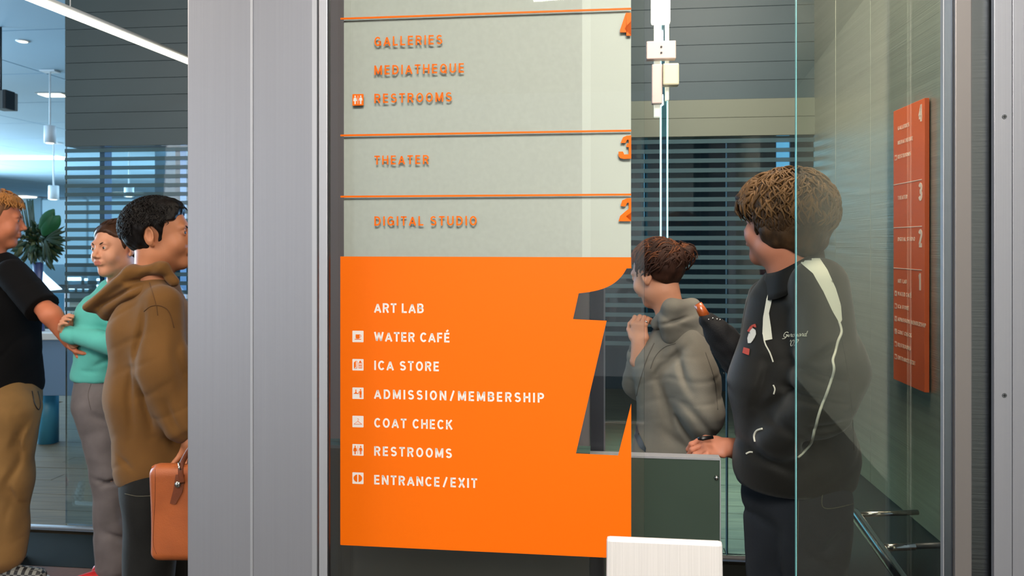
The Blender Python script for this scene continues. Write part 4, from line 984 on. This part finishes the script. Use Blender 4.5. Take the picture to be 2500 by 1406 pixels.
piping('seam', Tj, [(1950, 1215), (1948, 1300), (1946, 1404)], .0012, mat('stitch', (96, 92, 76), .8), jn); piping('seam', Tj, [(2014, 1180), (2012, 1240), (2100, 1225)], .0012, MATS['stitch'], jn)
patch('label_patch', Tj, [(2074, 1168), (2090, 1164), (2092, 1186), (2082, 1190), (2074, 1184)], mat('leather_tag', (120, 112, 78), .7), jn, 5)
SH = mat('shoe_black', (20, 20, 22), .5); SO = mat('sole_white', (200, 205, 200), .5)
f5a = J(1915, 1800, 2.22); f5b = J(1990, 1850, 2.06)
for f_ in (f5a, f5b): shoe(p5, (f_[0]+.05, f_[1]-.03, 0), (f_[0]-.20, f_[1]+.06, 0), .11, SH, SO)
ph = thing('phone', 'small black phone held in the hand behind the dark jacket', 'phone', g5(1722, 1072, .1))
c_ = g5(1724, 1072, .105); tube('phone_case', [c_-np.array([.024, 0, -.001]), c_-np.array([.012, 0, -.002]), c_+np.array([.02, .0, .006])], [.004, .0065, .005], mat('phone_black', (18, 18, 20), .3), ph, 10, 1.6)
# folded umbrella under his arm
UM = thing('umbrella', 'short folded black umbrella with an orange-brown wooden handle', 'umbrella', J(1760, 820, 2.33))
ua, ub, uc, ue = J(1704, 742, 2.34), J(1722, 774, 2.34), J(1760, 820, 2.33), J(1815, 895, 2.31)
tube('handle', [ua-(ub-ua)*.02, ua, ua+(ub-ua)*.5, ub], [.006, .0125, .015, .0165], mat('umbrella_wood', (176, 84, 34), .3, spec=.7, coat=.5), UM, 16)
tube('ferrule', [ub, ub+(uc-ub)*.12], [.0175, .015], BLACKM, UM, 14)
V, Q = sculpt([C(ub+(uc-ub)*.2, uc, .026, .040, .02), C(uc, ue, .040, .046, .02), C(uc+(ue-uc)*.4, ue+np.array([.0, 0, -.0]), .046, .044, .02)], .0045, wob(8, 60, .005, 8)); sobj('canopy', [(V, Q)], fabric('umbrella_cloth', (17, 16, 18), .7, 300, .3), UM)
for q_ in ((-.5, .3), (.2, .6), (.9, .4), (1.4, .2)): c2 = ub+(uc-ub)*.25+np.array([q_[0]*.018, -.02, q_[1]*.012]); tube('rib_tip', [c2, c2+np.array([.002, -.004, .008])], .0026, CHROME, UM, 8)

# ================================================================== girl in grey hoodie
D = 2.68; g4 = lambda x, y, dz=0: J(x, y, D+dz)
p4 = person('girl with a messy brown bun in a grey hooded sweatshirt, seen from behind', g4(1645, 1000))
SK4 = skin('skin_fair', (206, 144, 112)); h = Head(g4(1604, 668, .0), -139, 14, 4, .93); h4 = h
V1 = sculpt(head_prims(h, True, neck_to=g4(1640, 790, .0), nr=.050), .0028)
V2 = sculpt([C(g4(1648, 830, .03), g4(1648, 1100, .03), .06, .09), C(g4(1622, 1150, .05), J(1622, 1530, D+.06), .06, .045), C(g4(1684, 1150, -.02), J(1684, 1540, D-.02), .06, .045)], .012)
wr = g4(1561, 838, .02); V3 = sculpt(hand_prims(wr, g4(1560, 790, .02)-wr, np.array([.55, .7, .1]), thumb=1, curl=1.0, sc=.95)+[C(wr, g4(1558, 880, .03), .024, .03, .01)], .0028)
body = sobj('body', [V1, V2, V3], [SK4, LIP], p4, mi=lipfn(h)); eyes(h, body)
er = h.W((-.080, .000, -.045)); tube('earring', [er+np.array([.006*math.cos(t), 0, .006*math.sin(t)-.004]) for t in np.linspace(0, 6.28, 14)], .0013, CHROME, p4, 6)
tube('ring', [wr+(g4(1560, 790, .02)-wr)/.064*.0+g4(1577, 783, .0)-wr+np.array([0, 0, 0]), g4(1580, 789, .0)], .003, CHROME, p4, 8)
hm4 = hairmat('hair_auburn', (50, 28, 18), amt=.5); hm4b = hairmat('hair_auburn_light', (92, 52, 29), amt=.5)
cp = cap_hair(h, .010, front=-.045, low=-.075, disp=wob(9, 90, .0022, 8))
bunc = h.L(g4(1659, 620, .03)[None])[0]
bn = sculpt([h.E(bunc, (.036, .038, .034)), h.E(bunc+np.array([.0, .03, .0]), (.028, .03, .026), .02), h.C((0, .05, .09), bunc, .03, .03, .02)], .0035, wob(4, 110, .005, 8))
lk = locks(h, 420, .07, .0032, 31, lambda d: d[2] > -.35 and d[1] > -.5, out=.005, wave=.3, base=(.086, .108, .096), cen=(0, .014, .030), flow=lambda d: np.array([-d[0]*.9, .7-d[1]*.3, .75-d[2]*.6]))
lb = locks(h, 150, .06, .0050, 32, lambda d: True, out=.008, wave=1.5, base=(.034, .036, .034), cen=tuple(bunc), flow=lambda d: np.array([d[1], -d[0]+.3, .3]))
lb2 = locks(h, 26, .055, .0034, 34, lambda d: d[1] > .1, out=.010, wave=1.5, base=(.034, .036, .034), cen=tuple(bunc), lift=.03)
ho = sobj('hair', [cp, lk], [hm4], p4); sobj('bun', [bn, lb2], [hm4], ho); sobj('bun_strands', [lb], [hm4b], ho)
hs = locks(h, 120, .06, .0026, 35, lambda d: d[2] > .1, out=.007, wave=.5, base=(.087, .109, .097), cen=(0, .014, .030), flow=lambda d: np.array([-d[0]*.9, .7-d[1]*.3, .75-d[2]*.6])); sobj('hair_highlights', [hs], [hm4b], ho)
GH = fabric('grey_marl', (116, 112, 102), .9, 700, .35, .14); GHD = fabric('grey_marl_rib', (90, 87, 80), .9, 700, .4, .1)
a4 = (1, .2, 0)
C4 = lambda a, b, ra, rb, k=.02, flat=None: C(a, b, ra*1.07, rb*1.07, k, flat)
jp = [C4(g4(1650, 800, .02), g4(1640, 900, .02), .060, .100, .05, flat=(a4, 1.15)), C4(g4(1640, 900, .02), g4(1648, 1100, .02), .105, .128, .05, flat=(a4, 1.05)),
      C4(g4(1680, 835, -.04), g4(1700, 930, -.10), .058, .066, .05), C4(g4(1700, 930, -.10), g4(1712, 1010, -.13), .068, .066, .05), C4(g4(1712, 1010, -.13), g4(1700, 1075, -.05), .062, .048, .04),
      C4(g4(1606, 845, .10), g4(1562, 935, .14), .052, .056, .04), C4(g4(1562, 935, .14), g4(1556, 868, .05), .050, .034, .03), C4(g4(1650, 1100, .02), g4(1652, 1150, .02), .118, .112, .04, flat=(a4, 1.05)),
      ((lambda p: p[:, 2]-g4(1650, 1178)[2]), .02, '-', None, None)]
fo = folds([(g4(1590, 930, -.1), g4(1680, 840, -.1), .013, .012), (g4(1650, 850, -.1), g4(1690, 960, -.1), .014, .012), (g4(1600, 900, -.1), g4(1640, 1080, -.1), .016, .012), (g4(1655, 960, -.1), g4(1740, 1070, -.1), .015, .014), (g4(1640, 1000, -.1), g4(1690, 1090, -.1), .014, .012),
            (g4(1620, 860, -.1), g4(1600, 960, -.1), .010, .006), (g4(1735, 900, -.1), g4(1750, 1020, -.1), .010, .008), (g4(1610, 1050, -.1), g4(1690, 1110, -.1), .014, .010)], 6)
V, Q = sculpt(jp, .0062, addf(fo, wob(41, 19, .004, 8))); gd = sobj('hoodie', [(V, Q)], GH, p4)
hd_ = [C4(g4(1604, 790, -.01), g4(1640, 752, -.075), .020, .026, .02), C4(g4(1640, 752, -.075), g4(1690, 748, -.04), .027, .025, .02), C4(g4(1690, 748, -.04), g4(1698, 760, .06), .025, .024, .02), C4(g4(1698, 760, .06), g4(1630, 775, .10), .024, .02, .02),
       C4(g4(1630, 790, -.075), g4(1690, 778, -.05), .030, .032, .02), C4(g4(1640, 820, -.06), g4(1700, 815, -.05), .03, .03, .03)]
V, Q = sculpt(hd_, .005, addf(folds([(g4(1600, 800, -.12), g4(1700, 772, -.12), .006, .009)], 2), wob(43, 25, .0025, 7))); hood4 = sobj('hood', [(V, Q)], GH, gd)
T4 = bvh(gd); piping('seam', T4, [(1597, 838), (1578, 880), (1560, 940), (1548, 1000)], .0016, GHD, gd); piping('seam', T4, [(1588, 900), (1600, 870), (1622, 848), (1650, 838)], .0014, GHD, gd); piping('seam', T4, [(1722, 860), (1745, 930), (1752, 1000)], .0014, GHD, gd)
V, Q = sculpt([C(g4(1558, 850, .04), g4(1556, 872, .045), .031, .034, .01)], .004, wob(3, 60, .002)); sobj('cuff', [(V, Q)], GHD, gd)
patch('sash', T4, [(1543, 1010), (1552, 1022), (1562, 1060), (1578, 1094), (1577, 1104), (1562, 1092), (1549, 1062), (1543, 1040)], BLACKM, gd, label='black strap end')
q4 = [C(g4(1648, 1150, .02), g4(1650, 1190, .02), .115, .118, .05, flat=(a4, 1.05)), C(g4(1622, 1200, .05), J(1622, 1570, D+.06), .085, .062, .02), C(g4(1682, 1200, -.03), J(1684, 1580, D-.02), .085, .062, .02), ((lambda p: p[:, 2]-.03), .004, '-', None, None)]
V, Q = sculpt(q4, .010, wob(44, 15, .004)); sobj('trousers', [(V, Q)], fabric('black_trousers', (24, 24, 28), .85, 700, .2), p4)
for x_, dz in ((1622, .06), (1684, -.02)): q_ = J(x_, 1600, D+dz); shoe(p4, (q_[0]+.05, q_[1]-.03, 0), (q_[0]-.17, q_[1]+.08, 0), .10, SH, SO, .04)

# ================================================================== boy in brown hoodie
D = 2.72; g3 = lambda x, y, dz=0: J(x, y, D+dz)
p3 = person('dark-haired boy in a brown hooded sweatshirt, half hidden by the steel jamb', g3(390, 1000))
SK3 = skin('skin_tan', (192, 124, 86)); h = Head(g3(390, 574, .0), 99, -3, 0, 1.06); h3 = h
V1 = sculpt(head_prims(h, neck_to=g3(378, 720, .0), nr=.058), .0028)
V2 = sculpt([C(g3(380, 760), g3(384, 1100), .07, .09), C(g3(372, 1150, -.08), J(356, 1560, D-.09), .065, .05), C(g3(408, 1150, .08), J(420, 1560, D+.12), .065, .05)], .012)
wr = g3(462, 1068, -.17); V3 = sculpt(hand_prims(wr, np.array([.25, -.2, -1.0]), np.array([-.6, -.8, 0.1]), thumb=1, curl=.8), .0034)
body = sobj('body', [V1, V2, V3], [SK3, LIP], p3, mi=lipfn(h)); eyes(h, body, (22, 16, 14), (.0, 0))
hm3 = hairmat('hair_black', (20, 15, 13), .5, .3)
cp = cap_hair(h, .012, front=-.070, slope=.55, low=-.075, disp=wob(19, 120, .003, 8), extra=[h.E((0, -.022, .094), (.060, .055, .030), .02)])
lk = locks(h, 1500, .017, .0014, 51, lambda d: d[2] > -.25 and not (d[1] < -.5 and d[2] < .6) and not (abs(d[0]) > .6 and d[2] < .12 and d[1] < .45), out=.004, wave=.3, base=(.087, .110, .097), cen=(0, .012, .030), lift=.003)
sobj('hair', [cp, lk], [hm3], p3)
BR = fabric('brown_fleece', (116, 80, 40), .92, 800, .35, .08, .12); BRD = fabric('brown_rib', (96, 64, 32), .92, 800, .4, .08, .1)
a3 = (.25, 1, 0)
jp = [C(g3(385, 712, .0), g3(376, 800, .0), .070, .118, .06, flat=(a3, 1.25)), C(g3(376, 800, .0), g3(380, 960, .0), .122, .138, .05, flat=(a3, 1.25)), C(g3(380, 960, .0), g3(390, 1120, .0), .138, .128, .05, flat=(a3, 1.25)),
      C(g3(398, 745, -.13), g3(398, 900, -.16), .066, .068, .08), C(g3(398, 900, -.16), g3(445, 1040, -.17), .068, .055, .08), C(g3(395, 745, .14), g3(400, 930, .20), .070, .075, .05), C(g3(400, 930, .20), g3(480, 1020, .16), .07, .05, .05),
      C(g3(392, 1120, .0), g3(394, 1150, .0), .122, .120, .03, flat=(a3, 1.25)), ((lambda p: p[:, 2]-g3(390, 1166)[2]), .016, '-', None, None)]
fo = folds([(g3(350, 740, -.2), g3(330, 900, -.2), .012, .010), (g3(330, 900, -.2), g3(350, 1080, -.2), .012, .010), (g3(420, 800, -.2), g3(445, 980, -.2), .012, .009), (g3(310, 880, -.2), g3(300, 1080, -.2), .014, .008), (g3(400, 960, -.2), g3(450, 1080, -.2), .014, .010), (g3(360, 1080, -.2), g3(440, 1130, -.2), .014, .008), (g3(305, 1100, -.1), g3(350, 1140, -.1), .01, .006)], 9)
V, Q = sculpt(jp, .0066, addf(fo, wob(51, 16, .004, 8))); bh_ = sobj('hoodie', [(V, Q)], BR, p3)
V, Q = sculpt([C(g3(392, 1140, .0), g3(394, 1158, .0), .126, .124, .0, flat=(a3, 1.25)), ((lambda p: p[:, 2]-g3(390, 1171)[2]), .006, '-', None, None), ((lambda p: g3(390, 1138)[2]-p[:, 2]), .006, '-', None, None)], .006); sobj('hem_band', [(V, Q)], BRD, bh_)
fa = (0, 1, 0)
hd_ = [C(g3(425, 688, -.05), g3(395, 655, -.06), .018, .022, .02), C(g3(395, 655, -.06), g3(330, 665, -.05), .022, .024, .02, flat=(fa, 1.5)), C(g3(330, 665, -.03), g3(232, 748, .0), .024, .020, .03, flat=(fa, 3.4)), C(g3(345, 715, -.02), g3(268, 765, .0), .050, .028, .04, flat=(fa, 2.0)), C(g3(380, 720, 0), g3(320, 740, 0), .06, .05, .04, flat=(fa, 1.4)),
       C(g3(425, 688, .06), g3(380, 660, .07), .018, .022, .02), C(g3(380, 660, .07), g3(330, 672, .05), .022, .024, .02)]
fo = folds([(g3(225, 752, -.1), g3(350, 690, -.1), .008, .010), (g3(250, 775, -.1), g3(360, 715, -.1), .009, .012), (g3(280, 785, -.1), g3(340, 745, -.1), .008, .008), (g3(300, 690, -.1), g3(400, 676, -.1), .006, .008)], 4)
V, Q = sculpt(hd_, .0052, addf(fo, wob(53, 24, .003, 7))); sobj('hood', [(V, Q)], BR, bh_)
T3 = bvh(bh_); piping('seam', T3, [(365, 690), (380, 740), (385, 770)], .0013, BRD, bh_); piping('seam', T3, [(352, 760), (368, 748), (390, 746), (412, 760), (425, 800)], .0016, BRD, bh_)
q3 = [C(g3(390, 1140, .0), g3(390, 1190, .0), .118, .118, .04, flat=(a3, 1.2)), C(g3(372, 1190, -.08), J(356, 1590, D-.09), .095, .075, .02), C(g3(408, 1190, .08), J(420, 1570, D+.12), .095, .075, .02), ((lambda p: p[:, 2]-.03), .004, '-', None, None)]
V, Q = sculpt(q3, .009, wob(54, 16, .006, 8)); bj = sobj('jeans', [(V, Q)], fabric('black_denim', (25, 25, 24), .85, 700, .3, .3), p3); Tj = bvh(bj)
piping('seam', Tj, [(305, 1205), (335, 1211), (370, 1210)], .001, MATS['stitch'], bj)
for x_, dz in ((356, -.09), (420, .12)): q_ = J(x_, 1600, D+dz); shoe(p3, (q_[0]-.08, q_[1]+.02, 0), (q_[0]+.19, q_[1]-.02, 0), .10, SH, SO)
# leather bag at the jamb
BG = thing('handbag', 'tan leather shoulder bag with a steel stud beside the brown hoodie', 'bag', J(415, 1360, 2.42))
LB = mat('tan_leather', (176, 92, 46), .45, spec=.5, noise=(12, .12), bump=(300, .25)); LBD = mat('brown_leather', (122, 62, 34), .45, noise=(12, .15), bump=(300, .25))
Db = 2.42; b_ = lambda x, y, dz=0: J(x, y, Db+dz)
def rbox(c, hx, hy, hz_, r, k=0):   # rounded box distance
    def f(p):
        q = np.abs(p-c)-np.array([hx, hy, hz_])+r; return np.linalg.norm(np.maximum(q, 0), axis=1)+np.minimum(q.max(1), 0)-r
    e = np.array([hx, hy, hz_]); return (f, k, '+', c-e, c+e)
cb = (b_(372, 1365)+b_(500, 1135))/2; hx = (b_(500, 0)-b_(370, 0))[0]/2; hz_ = (b_(0, 1135)-b_(0, 1366))[2]/2
V, Q = sculpt([rbox(cb, hx, .030, hz_, .028)], .005, wob(61, 14, .004)); bb = sobj('bag_body', [(V, Q)], LB, BG)
ztop = b_(0, 1137)[2]; box('top_band', b_(374, 0)[0], b_(498, 0)[0], Db-.014, Db+.014, ztop-.016, ztop+.002, LB, BG, .003)
TB = bvh(bb)
tube('strap', spline([b_(445, 1178, -.038), b_(441, 1150, -.040), b_(447, 1125, -.036), b_(470, 1090, -.04), wr+np.array([.02, -.05, -.085]), wr+np.array([.03, .03, -.06]), b_(500, 1140, .06)], 6), .0085, LBD, BG, 8, .45)
patch('strap_tab', TB, [(430, 1158), (452, 1158), (447, 1200), (430, 1230), (416, 1228), (424, 1196)], LBD, BG, 6, .004)
c_ = surf_hit(TB, 436, 1181, eps=.006)[0]; V, Q = sculpt([E(c_, (.0105, .006, .0105))], .0014, None, .004); sobj('stud', [(V, Q)], CHROME, BG)
piping('stitching', TB, [(379, 1145), (378, 1230), (374, 1320), (382, 1352)], .0008, LBD, BG)
tube('buckle', [b_(437, 1130, -.04), b_(437, 1142, -.045), b_(441, 1146, -.045)], .003, CHROME, BG, 8)

# ================================================================== girl in teal sweater
D = 3.36; g2 = lambda x, y, dz=0: J(x, y, D+dz)
p2 = person('girl in a teal sweater and grey jeans facing left, hair tied back', g2(255, 1000))
SK2 = skin('skin_light', (216, 152, 120)); h = Head(g2(284, 606, .0), -22, 2, -3, 1.02); h2 = h
V1 = sculpt(head_prims(h, True, neck_to=g2(292, 710, .03), nr=.050), .003)
V2 = sculpt([C(g2(272, 735, .03), g2(248, 900, .02), .05, .07), C(g2(242, 950), g2(262, 1160, -.04), .055, .045), C(g2(262, 1160, -.04), J(280, 1370, D), .045, .04), C(g2(270, 950, .08), J(300, 1360, D+.1), .05, .04)], .012)
wr = g2(172, 826, -.10); V3 = sculpt(hand_prims(wr, g2(158, 806, -.12)-wr, np.array([.9, .2, -.1]), thumb=1, curl=.8, sc=.92), .0032)
body = sobj('body', [V1, V2, V3], [SK2, LIP], p2, mi=lipfn(h)); eyes(h, body, (58, 36, 24), (-.003, 0))
hm2_ = hairmat('hair_dark_brown', (66, 42, 28), .4, .3)
cp = cap_hair(h, .008, front=-.066, slope=.70, low=-.06, disp=wob(29, 120, .0015, 8))
lk = locks(h, 420, .07, .0022, 61, lambda d: d[2] > .1 and not (d[1] < -.45 and d[2] < .72), out=.002, wave=.1, base=(.086, .108, .094), cen=(0, .014, .030), flow=lambda d: np.array([-d[0]*.5, 1.0, -.3]))
pt = sculpt([h.C((0, .11, -.01), (0, .155, -.06), .026, .034, .02), h.C((0, .155, -.06), (.0, .15, -.15), .034, .018, .02)], .004, wob(30, 90, .003))
ho = sobj('hair', [cp, lk], [hm2_], p2); sobj('ponytail', [pt], [hm2_], ho)
TL = fabric('teal_knit', (98, 192, 182), .9, 500, .3, .06, .1)
a2 = (1, -.35, 0)
jp = [C(g2(275, 712, .03), g2(262, 780, .03), .062, .100, .05, flat=(a2, 1.1)), C(g2(250, 775, .0), g2(248, 850, .02), .098, .098, .05), C(g2(248, 850, .02), g2(240, 915, .02), .098, .108, .04, flat=(a2, 1.05)), C(g2(226, 765, -.05), g2(225, 780, -.05), .062, .062, .04),
      C(g2(292, 740, -.09), g2(296, 840, -.12), .050, .052, .04), C(g2(296, 845, -.12), g2(178, 818, -.12), .056, .034, .02), C(g2(225, 745, .10), g2(195, 800, .02), .046, .04, .03), ((lambda p: p[:, 2]-(g2(240, 929)[2])), .014, '-', None, None)]
fo = folds([(g2(210, 830, -.2), g2(270, 800, -.2), .009, .008), (g2(190, 880, -.2), g2(280, 895, -.2), .012, .010), (g2(215, 900, -.1), g2(270, 870, -.1), .010, .008), (g2(190, 905, -.1), g2(240, 912, -.1), .008, .006), (g2(200, 800, -.2), g2(250, 812, -.2), .008, .008)], 5)
V, Q = sculpt(jp, .0066, addf(fo, wob(71, 20, .0035, 8))); sw = sobj('sweater', [(V, Q)], TL, p2)
V, Q = sculpt([C(g2(180, 820, -.12), g2(169, 816, -.12), .037, .036, .01)], .004); sobj('cuff', [(V, Q)], TL, sw)
V, Q = sculpt([C(g2(262, 705, -.03), g2(300, 690, -.04), .016, .018, .02), C(g2(300, 690, -.04), g2(325, 700, .05), .018, .018, .02)], .005); sobj('collar', [(V, Q)], TL, sw)
GJ = fabric('grey_denim', (110, 103, 104), .85, 600, .3, .2)
q2 = [C(g2(242, 920, .02), g2(245, 975, .02), .098, .108, .04, flat=(a2, 1.0)), C(g2(236, 985, -.03), g2(262, 1160, -.04), .094, .066, .04), C(g2(262, 1160, -.04), J(280, 1375, D-.02), .062, .078, .03), C(g2(270, 985, .09), g2(290, 1160, .10), .09, .064, .04), C(g2(290, 1160, .10), J(318, 1340, D+.12), .06, .075, .03), ((lambda p: p[:, 2]-.035), .004, '-', None, None)]
fo = folds([(g2(225, 1165, -.1), g2(300, 1195, -.1), .010, .012), (g2(240, 1190, -.1), g2(300, 1165, -.1), .009, .010), (g2(215, 1000, -.1), g2(280, 1040, -.1), .012, .006), (g2(245, 1300, -.1), g2(310, 1340, -.1), .010, .010), (g2(280, 1230, -.1), g2(300, 1340, -.1), .010, .008)], 7)
V, Q = sculpt(q2, .0075, addf(fo, wob(73, 24, .004, 8))); gj = sobj('jeans', [(V, Q)], GJ, p2); T2_ = bvh(gj)
piping('seam', T2_, [(222, 938), (215, 965), (222, 1000)], .001, mat('stitch_grey', (90, 80, 76), .8), gj)
patch('pocket', T2_, [(264, 930), (282, 926), (283, 990), (264, 985)], GJ, gj, 8, .004)
RS = mat('shoe_red', (196, 24, 20), .5)
q_ = J(262, 1410, D-.02); shoe(p2, (q_[0]+.06, q_[1]+.03, 0), (q_[0]-.13, q_[1]-.10, 0), .10, RS, RS, .038)
q_ = J(318, 1380, D+.12); shoe(p2, (q_[0]+.05, q_[1]+.03, 0), (q_[0]-.13, q_[1]-.10, 0), .10, RS, RS, .038)

# ================================================================== blond boy in black
D = 3.46; g1 = lambda x, y, dz=0: J(x, y, D+dz)
p1 = person('short-haired blond boy in a black t-shirt and baggy khaki trousers at the left edge', g1(15, 1000))
SK1 = skin('skin_pink', (204, 122, 88)); h = Head(g1(-10, 536, .0), 114, 6, 0, 1.04); h1 = h
V1 = sculpt(head_prims(h, neck_to=g1(-22, 650, .02), nr=.058), .003)
V2 = sculpt([C(g1(0, 720), g1(5, 930), .07, .09), C(g1(20, 960, -.06), J(10, 1360, D-.06), .06, .045), C(g1(-10, 960, .08), J(-20, 1360, D+.1), .06, .045),
             C(g1(64, 710, -.15), g1(124, 768, -.20), .036, .040), C(g1(124, 768, -.20), g1(172, 836, -.16), .041, .028)], .0075)
wr = g1(170, 832, -.16); V3 = sculpt(hand_prims(wr, g1(182, 850, -.15)-wr, np.array([.6, .2, .3]), thumb=1, curl=.5), .0034)
body = sobj('body', [V1, V2, V3], [SK1, LIP], p1, mi=lipfn(h)); eyes(h, body, (110, 72, 44))
hm1 = hairmat('hair_blond', (172, 116, 62), .5, .35); hm1b = hairmat('hair_shaved', (120, 82, 56), .7, .2)
cp = cap_hair(h, .002, front=-.060, slope=.6, low=-.07, disp=None)
tp = sculpt([h.E((0, -.002, .085), (.066, .092, .040)), h.E((0, -.046, .080), (.054, .034, .022), .02)], .004, wob(39, 100, .003)); lk = locks(h, 260, .03, .003, 71, lambda d: d[2] > .45, out=.004, wave=.4, base=(.082, .106, .099), cen=(0, .006, .030), lift=.004)
ho = sobj('hair', [tp, lk], [hm1], p1); sobj('shaved_hair', [cp], [hm1b], ho)
BT = fabric('black_cotton', (12, 11, 13), .95, 600, .2, .1, 0)
a1 = (.3, 1, 0)
jp = [C(g1(0, 660, .02), g1(0, 760, .0), .085, .135, .06, flat=(a1, 1.2)), C(g1(0, 760, .0), g1(8, 935, .0), .138, .150, .05, flat=(a1, 1.15)), C(g1(30, 668, -.12), g1(104, 752, -.185), .066, .072, .05), C(g1(0, 690, .15), g1(40, 800, .2), .065, .07, .05)]
sh_c = g1(104, 752, -.185); sd = (g1(104, 752, -.185)-g1(30, 668, -.12)); sd /= np.linalg.norm(sd)
jp.append(((lambda p: np.where(np.linalg.norm(p-sh_c, axis=1) < .16, sh_c@sd-p@sd, .2)*1.0+0), .0, '-', None, None))
jp.append(((lambda p: p[:, 2]-g1(0, 961)[2]), .01, '-', None, None))
V, Q = sculpt(jp, .0070, addf(folds([(g1(60, 760, -.2), g1(50, 900, -.2), .012, .008), (g1(70, 700, -.25), g1(100, 730, -.25), .01, .006)]), wob(81, 16, .004, 8))); sobj('t_shirt', [(V, Q)], BT, p1)
KH = fabric('khaki_cotton', (136, 102, 60), .85, 600, .25, .12); SO1 = MATS['sole_white']
q1 = [C(g1(8, 930, .0), g1(8, 985, .0), .145, .150, .04, flat=(a1, 1.05)), C(g1(28, 1000, -.07), g1(18, 1160, -.08), .120, .100, .03), C(g1(18, 1160, -.08), J(8, 1350, D-.08), .100, .092, .03), C(g1(-20, 1000, .10), J(-20, 1350, D+.14), .115, .09, .03), ((lambda p: p[:, 2]-.04), .01, '-', None, None)]
fo = folds([(g1(86, 1000, -.2), g1(70, 1200, -.2), .012, .016), (g1(66, 1010, -.2), g1(84, 1180, -.2), .010, .014), (g1(30, 1000, -.2), g1(-5, 1300, -.2), .012, .014), (g1(80, 980, -.2), g1(40, 1150, -.2), .014, .016), (g1(50, 1000, -.2), g1(10, 1120, -.2), .014, .010), (g1(60, 1120, -.2), g1(50, 1320, -.2), .012, .012), (g1(0, 1180, -.2), g1(30, 1340, -.2), .012, .010), (g1(10, 1340, -.2), g1(60, 1310, -.2), .010, .010)], 8)
V, Q = sculpt(q1, .0075, addf(fo, wob(83, 18, .006, 8))); kk = sobj('trousers', [(V, Q)], KH, p1); T1 = bvh(kk)
piping('drawcord', T1, [(78, 955), (84, 985), (94, 1000), (98, 985), (92, 955)], .0022, BLACKM, kk)
CK = bpy.data.materials.new('checked_canvas'); CK.use_nodes = True; nt = CK.node_tree; b = nt.nodes['Principled BSDF']; ck = nt.nodes.new('ShaderNodeTexChecker'); ck.inputs['Scale'].default_value = 62; tc = nt.nodes.new('ShaderNodeTexCoord')
ck.inputs[1].default_value = (.006, .006, .008, 1); ck.inputs[2].default_value = (.22, .22, .2, 1); nt.links.new(tc.outputs['Object'], ck.inputs[0]); nt.links.new(ck.outputs[0], b.inputs['Base Color'])
q_ = J(122, 1385, D-.09); shoe(p1, (q_[0]-.30, q_[1]+.01, 0), (q_[0]-.0, q_[1]-.02, 0), .10, CK, SO1)
q_ = J(60, 1370, D+.16); shoe(p1, (q_[0]-.28, q_[1], 0), (q_[0], q_[1], 0), .10, CK, SO1)
